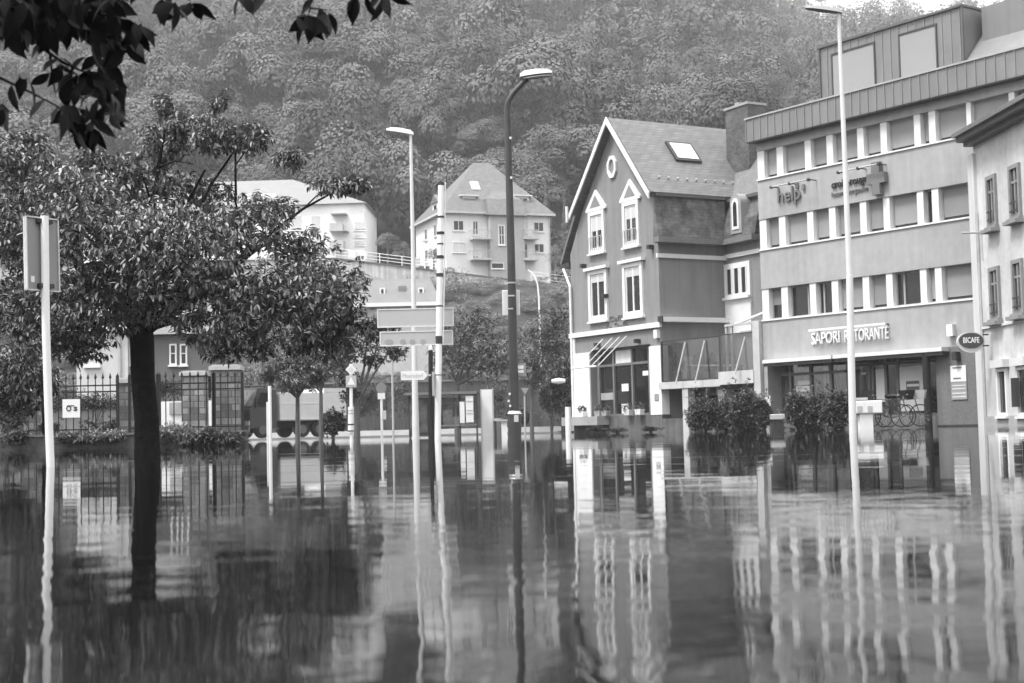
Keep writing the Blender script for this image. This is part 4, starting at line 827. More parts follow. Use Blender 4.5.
# signs
sg = thing('restaurant_sign', 'white raised letters reading SAPORI RISTORANTE on the grey facade', 'sign', mF.pt(mz(850,336)[0], mz(850,342)[1], .05))
INK = mat('white letters', .85, .5, .02); a0 = mz(812.5, 338)[0]; a1 = mz(889.5, 333)[0]; zs_ = mean(mz(813,345.5)[1], mz(888,338)[1]); zs1 = mean(mz(813,332.5)[1], mz(888,327)[1])
usp = mz(845.8, 338)[0]
lettering('SAPORI', mF, a0, mz(840.6,338)[0], zs_, zs1, .02, .06, INK, sg); lettering('RISTORANTE', mF, usp, a1, zs_, zs1, .02, .06, INK, sg)
mb = MB(); zz = mean(mz(810,330.5,.4)[1], mz(880,324.5,.4)[1]); fb(mb, mF, mz(809,330,.4)[0], mz(886,324,.4)[0], zz-.04, zz+.05, .36, .46); mb.build('light_bar', W_TRIM, sg)
for f_ in (.05, .5, .95): uu = mz(809,330,.4)[0]*(1-f_)+mz(886,324,.4)[0]*f_; mb = MB(); fb(mb, mF, uu-.03, uu+.03, zz-.03, zz+.03, .01, .36); mb.build('bracket', DARK, sg)
hs = thing('help_sign', 'grey raised letters reading help at the left end of the facade', 'sign', mF.pt(mz(792,196)[0], mz(792,200)[1], .05))
a0, a1 = mz(779, 197)[0], mz(801.5, 194)[0]; lettering('help', mF, a0, a1, mean(mz(780,206)[1], mz(798,205.5)[1])-.02, mz(788,189.5)[1]+.1, .04, .06, mat('grey letters', .16, .5), hs, bold=.01)
for px_, py_ in ((803.4, 187.2), (797, 185.5)): mb = MB(); box_at(px_, py_, .02, .1, .07, .12, mb, mF); mb.build('accent_mark', mat('grey letters', .16, .5), hs)
cs = thing('cross_sign', 'raised grey cross with dark lettering reading croix-rouge on the facade', 'sign', mF.pt(mz(857,185)[0], mz(857,190)[1], .05))
lettering('croix-rouge', mF, mz(832.5,186)[0], mz(868.5,179)[0], mz(850,188.2)[1], mz(850,178)[1], .04, .04, mat('near black letters', .02, .5), cs, bold=.02)
lettering('luxembourgeoise', mF, mz(832.5,196)[0], mz(868.5,190)[0], mz(850,195.2)[1], mz(850,189.2)[1], .02, .05, mat('grey letters', .16, .5), cs)
cu_, cz_ = mz(877, 178.5, .15); ax, bx, az_, bz_ = .2, .46, .21, .66; mb = MB(); fprism(mb, mF, [(cu_+x*1.0, cz_+z) for x, z in [(-ax,-bz_),(ax,-bz_),(ax,-az_),(bx,-az_),(bx,az_),(ax,az_),(ax,bz_),(-ax,bz_),(-ax,az_),(-bx,az_),(-bx,-az_),(-ax,-az_)]], .05, .26); mb.build('cross', mat('mid grey cross', .15, .5), cs)
for (pa, pb, ya, yb) in [(771,808,187.5,179),(838,878,174.5,161.5)]:
    zz = mean(mz(pa,ya,.5)[1], mz(pb,yb,.5)[1]); t = thing('sign_light', 'thin spotlight bar over the %s lettering' % ('help' if pa < 800 else 'cross and croix-rouge'), 'spotlight bar', mF.pt(mz((pa+pb)/2,180)[0], zz, .3)); a0, a1 = mz(pa,ya,.5)[0], mz(pb,yb,.5)[0]
    mb = MB(); mb.tube([mF.pt(a0, zz, .5), mF.pt(a1, zz, .5)], .03, 6); mb.build('bar', METAL, t)
    for f_ in (0, .5, 1): mb = MB(); uu = a0+(a1-a0)*f_; fb(mb, mF, uu-.05, uu+.05, zz-.07, zz+.04, .42, .54); fb(mb, mF, uu-.02, uu+.02, zz-.02, zz+.02, .01, .42); mb.build('spotlight', DARK, t)
wl = mz(953, 331); mb = MB(); fb(mb, mF, wl[0]-.14, wl[0]+.14, wl[1]-.2, wl[1]+.25, .01, .22); tag(mb.build('alarm_box', W_TRIM), 'small white box with dark lamp fixed to the facade above the entrance column', 'alarm box')
a0 = mz(951.5, 380)[0]; a1 = mz(967, 380)[0]; ib = thing('info_board', 'white notice board with grey lower half on the brick wall beside the entrance', 'notice board', mF.pt((a0+a1)/2, mz(959,398)[1], .03))
z0_, zm_, z1_ = mz(959,399.5)[1], mz(959,381.5)[1], mz(959,365.5)[1]
mb = MB(); fb(mb, mF, a0, a1, zm_, z1_, .005, .05); mb.build('panel', W_TRIM, ib); mb = MB(); fb(mb, mF, a0, a1, z0_, zm_-.002, .005, .04); mb.build('panel', mat('grey board', .28), ib)
mb = MB(); 
for f_, l_ in ((.87, .8), (.2, .7)): fb(mb, mF, a0+.12, a0+.12+(a1-a0-.2)*l_, zm_+(z1_-zm_)*f_-.03, zm_+(z1_-zm_)*f_+.03, .051, .058)
mb.build('text_line', mat('grey letters', .16, .5), ib); mb = MB()
for f_ in (.78, .6, .35, .15): fb(mb, mF, a0+.05, a1-.05, z0_+(zm_-z0_)*f_-.02, z0_+(zm_-z0_)*f_+.02, .041, .048)
mb.build('text_strip', mat('light strip', .6), ib)
mb = MB(); box_at(956, 356, .02, .3, .1, .16, mb, mF); tag(mb.build('wall_spotlight', DARK), 'small dark spotlight on the brick wall above the notice board', 'spotlight')

# ================================================================ OLD CORNER BUILDING
od = Vector((-80/F, 1)).normalized()*-1; oc = G(985, 53.4); oF = Face((oc.x, oc.y), od)      # facade runs towards the viewer
def oz(px, py, w=0): return oF.uz(px, py, w)
zc_ = oz(984, 141)[1]; OL = 7.5
print('OLD', zc_, oz(1023,118), oz(1000,300))
old = thing('old_corner_building', 'weathered pale plaster building with shuttered sash windows at the right edge', 'building', oF.pt(OL/2, HB, -4))
mb = MB(); fb(mb, oF, 0, OL, HB, zc_, -9, 0); mb.build('wall', mat('weathered plaster', .5, .85, .16, .5, streak=.1, fine=.06), old)
mb = MB(); fb(mb, oF, -.05, OL+.3, zc_, zc_+.16, -9.2, .35); fb(mb, oF, -.1, OL+.4, zc_+.16, zc_+.34, -9.4, .6); mb.build('cornice', mat('dark cornice', .08, .5), old)
mb = MB(); mb.prism([oF.pt(-.15, zc_+.345, .75), oF.pt(-.15, zc_+.5, .75), oF.pt(-.15, zc_+3.2, -4.5), oF.pt(-.15, zc_+.345, -9.5)], oF.d*(OL+.7)); mb.build('roof', SLATE, old)
mb = MB(); fb(mb, oF, -.35, .22, HB, zc_-.3, -.1, .12); mb.build('corner_pilaster', mat('pale corner render', .56, .8, .06, 1, streak=.12), old)
def o1(x, y): return (740+x/3.4155, 150+y/3.4155)
for (x0, x1, yt, yb) in [(848,880,85,262),(925,962,48,232),(858,892,398,578),(936,972,372,558)]:
    p0 = o1(x0, (yt+yb)/2); p1 = o1(x1, (yt+yb)/2); a0, a1 = oz(*p0)[0], oz(*p1)[0]; z1_ = oz(*o1((x0+x1)/2, yt))[1]; z0_ = oz(*o1((x0+x1)/2, yb))[1]
    o = win(oF, old, a0, a1, z0_, z1_, t=.14, bars=1, frame=mat('stone surround', .22, .8), pane=GLASS, proud=.1, cross=.68)
    mb = MB(); fb(mb, oF, a0-.1, a1+.1, z0_-.22, z0_-.09, .0, .32); sub(mb, 'stone_sill', mat('stone surround', .3), o, old)
    for zz_ in (.5, .2): mb = MB(); fb(mb, oF, a0+.2, a1-.2, z0_+zz_, z0_+zz_+.05, .14, .18); sub(mb, 'window_rail', DARK, o, old)
def oc_(px, py): return oz(px, py)
for (pa, pb, ya, yb) in [(999,1009,368,416),(1019,1030,366,416)]:
    a0, a1 = oz(pa, 390)[0], oz(pb, 390)[0]; z1_ = oz((pa+pb)/2, ya)[1]; z0_ = oz((pa+pb)/2, yb)[1]
    o = win(oF, old, a0, a1, z0_, z1_, t=.12, bars=0, frame=W_TRIM, pane=GLASS, proud=.1); mb = MB(); fb(mb, oF, a0-.15, a1+.15, z1_+.02, z1_+.3, .0, .25); sub(mb, 'lintel', mat('pale stone', .55), o, old)
zz = oz(1000, 325)[1]; mb = MB(); fb(mb, oF, .23, OL, zz-.05, zz+.04, .01, .07); mb.build('string_course', mat('pale stone', .55), old)
mb = MB(); fb(mb, oF, .23, OL, HB, oz(1000,416)[1], .01, .08); mb.build('plinth', mat('grey plinth', .33, .8, .2, 1), old)
p = P(978, 240, 53.2); mb = MB(); mb.tube([(p.x, 53.2, .0), (p.x+.0, 53.2, p.z+1)], .07, 8); tag(mb.build('downpipe', METAL), 'metal downpipe in the corner between the office block and old building', 'downpipe')
pa = P(961, 233, 52.9); pb = P(982, 233, 52.9); mb = MB(); mb.tube([pa, (pb.x, 52.9, pa.z)], .045, 6); mb.tube([(pb.x, 52.9, pa.z), (pb.x, 52.9, pa.z-1.0)], .05, 6); tag(mb.build('wall_bracket', METAL), 'thin horizontal metal arm sticking out beside the old building', 'bracket')
# oval cafe sign hanging from the corner
sY = 52.3; c = P(971, 340.5, sY); os_ = thing('oval_cafe_sign', 'oval dark sign with white rim and white BICAFE lettering on the building corner', 'sign', c)
sFc = Face((c.x, c.y), (1, 0)); rx, rz = 13*sY/F, 9*sY/F
def half(s_, up=1.0): return [(rx*s_*math.cos(a), c.z+rz*s_*up*math.sin(a)) for a in np.linspace(0, 2*math.pi, 28)[:-1]]
mb = MB(); fprism(mb, sFc, [(a_, b_-.06) for a_, b_ in half(1.06, 1.12)], -.14, .0); mb.build('rim', mat('pale rim', .5), os_); mb = MB(); fprism(mb, sFc, half(.95, .9), .002, .03); mb.build('face', mat('dark sign face', .06, .35), os_)
lettering('BICAFE', sFc, -rx*.62, rx*.62, c.z-.09, c.z+.12, .031, .012, INK, os_, bold=.01)
for z_ in (.2, -.2): mb = MB(); mb.tube([(c.x+rx*.9, sY-.03, c.z+z_), (c.x+rx*1.35, sY, c.z+z_)], .03, 6); mb.build('bracket', DARK, os_)
p = P(1015, 395, 50.0); mb = MB(); mb.box(p.x-.13, p.x+.13, 49.9, 50.0, P(1015,407,50).z, P(1015,378,50).z); o = tag(mb.build('menu_case', mat('dark case', .05, .3)), 'narrow dark display case in front of the old building', 'display case')

# ================================================================ NEAR CHERRY TREE
D0 = 22.0
tb = G(147, D0, -.5)
near = thing('cherry_tree', 'large cherry tree with black trunk and drooping leaves standing in the flood water', 'tree', tb)
fork = P(140, 318, D0)
mb = MB(); mb.tube([tb, P(147.5, 455, D0), P(146, 420, D0)+Vector((.01,0,0)), P(144, 380, D0)-Vector((.015,0,0)), P(142, 338, D0), fork], [.25, .20, .185, .18, .185, .16], 14)
for (px, py, dY, r) in [(60,230,-.8,.09),(20,280,.4,.07),(110,200,.6,.08),(165,130,.3,.075),(205,170,-.6,.07),(235,150,.2,.06),(300,210,.3,.07),(350,183,.1,.05),(320,290,-.2,.09),(270,330,-1.0,.06),(50,360,.9,.07),(180,250,-1.5,.08),(240,260,1.5,.06),(90,300,-1.2,.06)]:
    e = P(px, py, D0+dY); s_ = fork+Vector((random.uniform(-.1,.1), 0, random.uniform(-.3,.25))); dv = e-s_
    pts = [s_]+[s_+dv*t+Vector((random.uniform(-.12,.12), random.uniform(-.12,.12), .35*math.sin(t*math.pi)*(.6 if dv.z < .6 else -.2)+random.uniform(-.06,.06))) for t in (.2,.4,.6,.8)]+[e]
    mb.tube(pts, [r*(1-.75*i/5) for i in range(6)], 7)
    for k in range(4):
        q0 = pts[2+k%3]; q1 = q0+Vector((random.uniform(-.7,.7), random.uniform(-.6,.6), random.uniform(-.2,.7))); mb.tube([q0, (q0+q1)/2+Vector((0,0,.08)), q1], [r*.3, r*.2, .008], 5)
e0_ = P(237, 250, D0); mb.tube([e0_, P(236, 215, D0), P(235.5, 170, D0), P(235, 128, D0)], [.03, .025, .018, .01], 5); mb.tube([P(235.5,165,D0), P(243,155,D0), P(250,148,D0)], [.012,.01,.006], 4)
mb.build('trunk', BARK, near, smooth=True)
lobes = [(20,165,42,26,0),(75,190,50,26,-1),(130,180,45,28,.5),(165,145,26,22,.5),(166,112,9,12,.5),(178,128,14,10,.3),(212,135,24,20,0),(217,103,10,9,0),(252,140,24,17,0),(195,195,42,24,1),(100,230,70,42,-1.5),(20,230,60,48,0),
 (170,250,70,48,-2),(240,228,50,30,-.5),(268,210,30,14,0),(335,187,24,9,0),(358,185,12,7,.2),(300,248,32,22,.5),(328,290,42,34,0),(345,318,28,20,.3),(290,300,60,46,-1),(220,305,60,42,-1.5),(238,345,42,18,0),(318,340,40,20,.5),
 (100,300,70,38,-1),(40,310,60,42,0),(15,370,45,38,1),(78,345,38,20,.5),(42,384,20,14,1.5),(10,405,28,24,1.5),(28,140,20,8,.2),(290,160,18,10,.6),(95,160,18,12,.4)]
cs_ = []; ppm = F/D0
for (px, py, rx, ry, dY) in lobes:
    c = P(px, py, D0+dY); rr = (rx/ppm, min(1.3, (rx+ry)/2/ppm*.95), ry/ppm); n = int(14+rx*ry*.155)
    cs_.append(in_ell(c, rr, n, .42))
for k in range(60):                      # stray shoots breaking the outline
    px, py, rx, ry, dY = lobes[RNG.integers(len(lobes))]; a_ = RNG.uniform(0, 6.28); c = P(px+math.cos(a_)*rx*1.12, py-abs(math.sin(a_))*ry*1.15, D0+dY); cs_.append(np.array(c)[None]+RNG.normal(size=(2,3))*.05)
cs_ = np.concatenate(cs_); print('whorls', len(cs_))
CH = leaf_mat('cherry leaf', .05, .30, .02, .48, .35)
v, f = whorls(cs_, 8, .118, .042, (-75, 15)); bigmesh('crown', v, f, CH, near)

# ================================================================ OVERHANGING BRANCH (same bank as the camera)
Db = 7.3
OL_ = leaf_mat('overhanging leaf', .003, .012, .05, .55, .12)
ob = thing('overhanging_branch', 'dark leafy branches hanging into the top left corner close to the viewer', 'branch', P(30, -80, Db))
mb = MB(); lp = []; ld = []
def twig(pts, r0, every=.5, n=2, dj=0.0, drop=.9, cone=1.0):
    """pts: (px, py, dY)"""
    w = [P(px, py, Db+dY) for px, py, dY in pts]; mb.tube(w, [1.7*r0*(1-.7*i/(len(w)-1)) for i in range(len(w))], 6)
    for i in range(len(w)-1):
        k = max(1, int((w[i+1]-w[i]).length/.06*every))
        for j in range(k):
            for q in range(n):
                p = w[i].lerp(w[i+1], (j+random.random())/k); d = Vector((random.gauss(0,.55)*cone, random.gauss(0,.5), -abs(random.gauss(drop,.35)))); lp.append(p+Vector((random.gauss(0,.02), random.gauss(0,.06), 0))); ld.append(d)
def bunch(px, py, n, dY=0, spread=.6, jx=0, jy=0):
    for k in range(n):
        p = P(px+random.uniform(-jx,jx), py+random.uniform(-jy,jy), Db+dY+random.uniform(-.3,.3)); lp.append(p); ld.append(Vector((random.gauss(0,spread), random.gauss(0,.4), -random.uniform(.5,1))))
twig([(-60,-40,0),(10,-10,.1),(70,8,0),(110,16,-.1),(135,24,0)], .012, .8, 2)
twig([(-60,-60,0),(60,-25,.2),(130,-20,.2),(175,-8,.1),(190,0,.1)], .012, .3, 1)
twig([(45,42,0),(50,55,0),(52,72,0),(55,93,0)], .006, .25, 1)
twig([(45,50,.1),(62,62,0),(82,71,0),(98,76,0)], .006, .6, 2)
twig([(-60,60,.1),(0,78,0),(30,92,0),(55,105,0),(70,116,0)], .006, .35, 1)
twig([(-60,60,-.1),(0,38,0),(20,30,0),(45,22,0)], .008, .5, 2)
twig([(85,-40,0),(100,10,.1),(108,30,0),(118,42,.1)], .006, .7, 2)
bunch(84, 124, 9, .1, .5, 9, 6); bunch(112, 104, 8, 0, .5, 8, 6); bunch(98, 60, 10, .2, .6, 14, 8); bunch(125, 45, 7, 0, .6, 10, 6); bunch(88, 78, 24, 0, .7, 16, 10); bunch(105, 88, 12, .1, .5, 12, 12); bunch(75, 110, 18, 0, .55, 14, 6); bunch(25, 75, 3, 0, .5, 8, 6); bunch(58, 66, 3, .1, .8, 8, 6); bunch(4, 108, 4, 0, .5, 5, 6)
for (x0, x1, y0, y1, n) in [(-10,60,-25,24,170),(60,120,-25,20,100),(30,70,15,32,16),(88,128,16,42,26),(-20,30,0,28,34),(110,142,20,30,9)]:
    for k in range(n): bunch(random.uniform(x0,x1), random.uniform(y0,y1), 1, random.uniform(-.5,.5), .6)
twig([(170,-60,0),(172,-20,0),(174,-2,0)], .004, .2, 1); bunch(168, 2, 7, 0, .75, 10, 3); bunch(190, 1, 4, 0, .9, 6, 2); bunch(160, -2, 2, 0, .5, 3, 2)
twig([(312,-60,0),(311,-10,0),(310,10,0),(306,22,0)], .004, .02, 1); bunch(307, 15, 10, 0, .75, 5, 3); bunch(326, 12, 4, 0, .35, 4, 3); twig([(310,8,0),(320,9,0),(327,10,0)], .003, .02, 1)
bunch(243, -8, 3, 0, .3, 5, 2); bunch(265, -8, 2, 0, .5, 5, 2); bunch(362, -8, 3, 0, .8, 6, 2); bunch(388, -6, 4, 0, .8, 6, 3)
mb.tube([P(x, -22, Db) for x in (150, 240, 330, 400, 440)], [.017,.015,.014,.01,.007], 6); 
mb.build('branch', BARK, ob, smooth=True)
for k in range(2200):                    # unseen rest of the canopy, added above the picture to shade the branches
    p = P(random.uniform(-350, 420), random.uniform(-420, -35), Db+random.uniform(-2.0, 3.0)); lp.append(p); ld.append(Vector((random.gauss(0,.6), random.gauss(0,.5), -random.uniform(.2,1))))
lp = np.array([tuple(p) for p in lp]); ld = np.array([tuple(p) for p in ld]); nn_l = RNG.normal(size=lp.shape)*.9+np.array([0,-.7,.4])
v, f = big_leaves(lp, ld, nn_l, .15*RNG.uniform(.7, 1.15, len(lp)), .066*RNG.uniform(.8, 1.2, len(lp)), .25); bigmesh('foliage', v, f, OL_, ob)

# ================================================================ FENCE, PILLARS AND GARDEN
FY = 42.0
def zf_(px, py): return P(px, py, FY).z
def xf(px): return G(px, FY).x
kz = zf_(120, 435)
mb = MB(); mb.box(-26, xf(247), FY-.25, FY+.25, -.6, kz); kw = mb.build('kerb_wall', mat('rough kerb stone', .06, .9, .5, 4, fine=.35, bump=.03, bscale=8)); tag(kw, 'low rough stone wall carrying the iron railings above the flood water', 'wall')
mb = MB(); mb.box(-26.02, xf(247)+.02, FY-.29, FY+.29, kz+.002, kz+.06); sub(mb, 'coping', mat('worn coping', .12, .8, .25, 2), kw, kw)
ft, fr = zf_(120, 374.5), zf_(120, 385)
IRON = mat('black wrought iron', .012, .5, .2, 5)
secs = [(-95,-2,'leftmost stretch of black spiked iron fence at the picture edge'),(-2,44,'black spiked iron fence stretch crossed by the tilted sign pole'),(44,118,'black spiked iron fence stretch carrying the small white lettered sign'),(158,215,'black spiked iron fence stretch right of the cherry trunk'),(214,243,'short stretch of black spiked fence in front of the big stone pillar'),(130,160,'black spiked iron fence stretch right behind the cherry trunk')]
for a_, b_, lb in secs:
    xa, xb = xf(a_), xf(b_); t = thing('iron_fence', lb, 'fence', ((xa+xb)/2, FY, kz), 'iron fence stretches along the stone wall')
    n = max(2, int(round((xb-xa)/.225)))
    mb = MB()
    for k in range(n+1):
        x = xa+(xb-xa)*k/n; mb.tube([(x, FY, kz+.06), (x, FY, ft-.12)], .016, 6); mb.tube([(x, FY, ft-.12), (x, FY, ft-.08), (x, FY, ft+.06)], [.016, .042, .002], 6)
    mb.build('picket_row', IRON, t)
    for z in (kz+.18, fr-.0, fr-.18):
        mb = MB(); mb.box(xa, xb, FY-.018, FY+.018, z-.02, z+.02); mb.build('rail', IRON, t)
    for x in (xa, xb):
        mb = MB(); mb.box(x-.035, x+.035, FY-.055, FY+.03, kz+.06, ft-.02); mb.build('post', IRON, t)
def pillar(px0, px1, py, Y, label, m_=STONE):
    xa, xb = G(px0, Y).x, G(px1, Y).x; z = P((px0+px1)/2, py, Y).z; t = thing('stone_pillar', label, 'pillar', ((xa+xb)/2, Y, .2), 'gate pillars along the fence')
    mb = MB(); mb.box(xa, xb, Y-.3, Y+.3, -.2, z-.16); mb.build('shaft', m_, t); mb = MB(); mb.box(xa-.06, xb+.06, Y-.37, Y+.37, z-.158, z-.04); mb.box(xa-.01, xb+.01, Y-.3, Y+.3, z-.038, z); mb.build('cap', mat('pillar cap', .4, .8, .2, 3), t)
pillar(214, 241, 365, FY+.75, 'wide rough stone pillar at the right end of the iron fence')
pillar(121, 133, 378, FY+.7, 'slim pale stone pillar just left of the cherry trunk'); pillar(24, 38, 388, FY+1.2, 'slim stone pillar beside the sign pole')
pillar(184, 207, 371, FY+5, 'stone pillar with pale cap behind the fence, right of the dark house')
# small lettered sign on the fence
x0, x1 = G(60.5, FY-.3).x, G(78, FY-.3).x; z0, z1 = P(70, 417.5, FY-.3).z, P(70, 399, FY-.3).z
gs = thing('fence_sign', 'small square white sign with dark letters hanging on the iron fence', 'sign', ((x0+x1)/2, FY-.08, z0))
gfc = Face((x0, FY-.08), (1, 0)); mb = MB(); fb(mb, gfc, 0, x1-x0, z0, z1, 0, .02); mb.build('panel', W_TRIM, gs)
mb = MB(); cxs, czs = (x1-x0)*.36, (z0+z1)/2; n = 14; r_ = .075
for k in range(n): a0 = 2*math.pi*k/n; a1 = 2*math.pi*(k+1)/n; fprism(mb, gfc, [(cxs+r_*math.cos(a0), czs+r_*1.1*math.sin(a0)), (cxs+r_*math.cos(a1), czs+r_*1.1*math.sin(a1)), (cxs+r_*.6*math.cos(a1), czs+r_*.7*math.sin(a1)), (cxs+r_*.6*math.cos(a0), czs+r_*.7*math.sin(a0))], .021, .03)
fb(mb, gfc, cxs-.05, cxs+.16, czs+.065, czs+.09, .0215, .031); mb.build('lettering', DARK, gs)
lettering('s', gfc, (x1-x0)*.64, (x1-x0)*.86, czs-.075, czs+.05, .021, .01, DARK, gs, bold=.02)
# garden behind
def shrub(name, label, px, py, Y, rx, rz, material, n=160, L=.12, W=.06, cat='shrub', zb=None, group=None, nl=7, dr=(-50,60)):
    c = P(px, py, Y); r = np.array((rx, rx*.8, rz)); base = Vector((c.x, Y, c.z-rz if zb is None else zb)); t = thing(name, label, cat, base, group)
    mb = MB()
    for k in range(5):
        e = c+Vector((random.uniform(-.6,.6)*rx, random.uniform(-.4,.4)*rx, random.uniform(0,.6)*rz)); mb.tube([base+Vector((random.uniform(-.1,.1),0,0)), (base+e)/2+Vector((0,0,.1)), e], [.02+rz*.015, .015, .006], 5)
    mb.build('stem', BARK_P, t); cc = [in_ell(c, r*.8, int(n*.5), .4)]+[in_ell(np.array(c)+RNG.uniform(-.6, .6, 3)*r, r*RNG.uniform(.3, .5), int(n*.15), .4) for _ in range(5)]+[in_ell(c, r*1.25, int(n*.06)+1, .1)]; cc = np.concatenate(cc); v, f = whorls(cc, nl, L, W, dr); bigmesh('foliage', v, f, material, t); return t
SH_D = leaf_mat('dark shrub leaf', .02, .09); SH_M = leaf_mat('shrub leaf', .03, .16); SH_L = leaf_mat('pale shrub leaf', .08, .32)
for px, py, lb, m_, rx, rz in [(15,432,'low dark plant at the foot of the fence near the left edge',SH_M,.45,.22),(50,430,'low mixed plant left of the sign pole foot',SH_D,.5,.25),(100,430,'low dark plant behind the fence under the lettered sign',SH_D,.7,.25),(112,428,'low leafy plant left of the cherry trunk',SH_M,.4,.3)]:
    shrub('garden_plant', lb, px, py, FY+.6, rx, rz, m_, 60, .13, .05, 'plant', .3)
for px, py, lb, m_, rx, rz in [(14,437,'low weed tuft on the kerb wall at the left picture edge',SH_M,.5,.16),(75,438,'low weed tuft on the kerb wall right of the sign pole',SH_M,.7,.14),(108,437,'spreading weed on the kerb wall just left of the cherry trunk',SH_L,.6,.16),(229,438,'weed tuft at the foot of the big stone pillar',SH_M,.5,.14),(172,433,'feathery pale plant growing over the wall right of the cherry trunk',SH_L,.62,.3),(190,437,'broad-leaved plant hanging over the stone wall beside the feathery one',SH_L,.45,.26),(207,437,'small pale plant on the wall left of the big stone pillar',SH_M,.35,.2)]:
    shrub('wall_plant', lb, px, py, FY-.35, rx, rz, m_, 90, .17, .045, 'plant', kz-.2)
for px, py, lb, rx, rz in [(175,391,'dark clipped hedge bush above the white garden wall',1.1,.45),(203,388,'dark bush beside the pale-capped pillar',.6,.5),(40,402,'dark hedge bush behind the sign pole',1.2,.7),(92,402,'dark hedge bush left of the slim pale pillar',1.3,.35),(8,396,'dark hedge bush at the left picture edge',.9,.8)]:
    shrub('hedge_bush', lb, px, py, FY+8, rx, rz, SH_D, 260, .1, .05, 'hedge bush', .3)
wy = FY+7; mb = MB(); mb.box(G(160,wy).x, G(213,wy).x, wy, wy+.3, .2, P(190,401,wy).z); o = tag(mb.build('garden_wall', W_WALL), 'low white garden wall behind the fence right of the cherry trunk', 'wall')
mb = MB(); mb.box(G(170,wy).x, G(182,wy).x, wy-.05, wy-.001, P(190,414,wy).z, P(190,402,wy).z); sub(mb, 'grey_panel', mat('grey panel', .3), o, o)
wy = FY+10; mb = MB(); mb.box(G(-120,wy).x, G(128,wy).x, wy, wy+.3, .2, P(60,408,wy).z); o = tag(mb.build('garden_wall', mat('grey garden wall', .28, .85, .2, .8, streak=.2)), 'grey garden wall with dark beam behind the fence on the left', 'wall')
mb = MB(); mb.box(G(-120,wy).x, G(129,wy).x, wy-.15, wy+.4, P(60,408,wy).z+.002, P(60,401,wy).z); sub(mb, 'beam', mat('dark beam', .03), o, o)
# house behind the fence: pale half and dark half
hy = 74.0; nF = Face((G(77,hy).x, hy), (1, 0)); xm = nF.u(128, 380); xe = nF.u(215, 380)
bh = thing('pale_house', 'pale rendered house seen under the cherry crown left of the trunk', 'house', nF.pt(xm/2, 0, -4))
zt_p = nF.z(105, 331); mb = MB(); fb(mb, nF, -.0, xm, 0, zt_p, -8, 0); mb.build('wall', mat('light house render', .55, .8, .05), bh)
mb = MB(); fb(mb, nF, -.3, xm+.1, zt_p, zt_p+.35, -8.4, .3); mb.build('eave', W_TRIM, bh)
mb = MB(); mb.prism([nF.pt(-.4, zt_p+.352, .35), nF.pt(-.4, zt_p+2.6, -4), nF.pt(-.4, zt_p+.352, -8.4)], nF.d*(xm+.5)); mb.build('roof', SLATE, bh)
a0 = nF.uz(85, 340); a1 = nF.uz(100, 366); win(nF, bh, a0[0], a1[0], a1[1], a0[1], t=.1, pane=mat('pale window blind', .6, .7, .05))
mb = MB(); fb(mb, nF, xm-.45, xm-.35, 0, zt_p, .01, .1); mb.build('downpipe', METAL, bh)
dh = thing('dark_house', 'dark rendered house with white-framed windows seen right of the cherry trunk', 'house', nF.pt((xm+xe)/2, 0, -3)); zt_d = nF.z(170, 334)
mb = MB(); fb(mb, nF, xm+.12, xe, 0, zt_d, -8, -.4); mb.build('wall', mat('dark house render', .13, .8, .05), dh)
mb = MB(); mb.prism([nF.pt(xm+.1, zt_d, 0), nF.pt(xm+.1, zt_d+2.4, -4), nF.pt(xm+.1, zt_d, -8.4)], nF.d*(xe-xm+.3)); mb.build('roof', SLATE, dh)
for (pa, pb) in [(127,131),(169.5,177),(180,187.5)]:
    a0 = nF.uz(pa, 344, -.4); a1 = nF.uz(pb, 365, -.4); win(nF, dh, a0[0], a1[0], a1[1], a0[1], w=-.4, t=.08, bars=0, cross=.55, proud=.08)

# ================================================================ SIGN BACK ON TILTED POLE
Ys = 13.8; sp_t = P(45, 220, Ys); sp_b = G(50.5, Ys, -.5); sp_b = Vector((P(51.5, 468, Ys).x+.01, Ys, -.5))
rs = thing('traffic_sign', 'tall traffic sign seen from its grey back on a leaning white pole in the water', 'traffic sign', sp_b)
mb = MB(); mb.tube([sp_b, P(49.5, 440, Ys), P(46, 330, Ys), P(44.5, 216, Ys)], .038, 14); mb.build('pole', PAINT_W, rs, smooth=True)
pl, pr = P(23.5, 214, Ys-.0), P(57.5, 221, Ys+.0); 
sd1 = Vector((1, 1.35, 0)).normalized()
cpt = P(43.5, 218, Ys+.06); upv = (P(44.5,216,Ys)-P(49.5,440,Ys)).normalized(); H_ = (P(45,218,Ys)-P(46,292,Ys)).length
def panel(a_, b_, h0, h1, th, name, m_, off=0):
    nrm_ = sd1.cross(upv).normalized(); pts = []
    for (s_, h_) in [(a_, -h1), (b_, -h1), (b_, -h0), (a_, -h0)]: pts.append(cpt+sd1*s_+upv*h_+nrm_*off)
    mb = MB(); mb.prism(pts, nrm_*th); return mb
sgF = Face((cpt.x, cpt.y), sd1); wA = -sgF.u(24, 250); wB = sgF.u(57, 250)
o = panel(-wA, wB, 0, H_, .015, 'panel', None).build('panel', mat('sign back', .24, .45, .06, 2), rs, bevel=.004)
for (a_, b_, h0, h1) in [(-wA, -wA+.012, 0, H_), (wB-.012, wB, 0, H_), (-wA, wB, 0, .012), (-wA, wB, H_-.012, H_)]:
    mb = panel(a_, b_, h0, h1, .05, 'rim', None, -.02); sub(mb, 'rim', mat('sign rim', .55, .4), o, rs)
for h_ in (.04, H_-.05):
    mb = panel(-.1, .06, h_-.02, h_+.02, .05, 'bracket', None, .016); mb.build('bracket', DARK, rs)
mb = panel(-wA+.05, -wA+.09, H_-.14, H_-.08, .003, 'sticker', None, .016); mb.build('sticker', W_TRIM, rs)

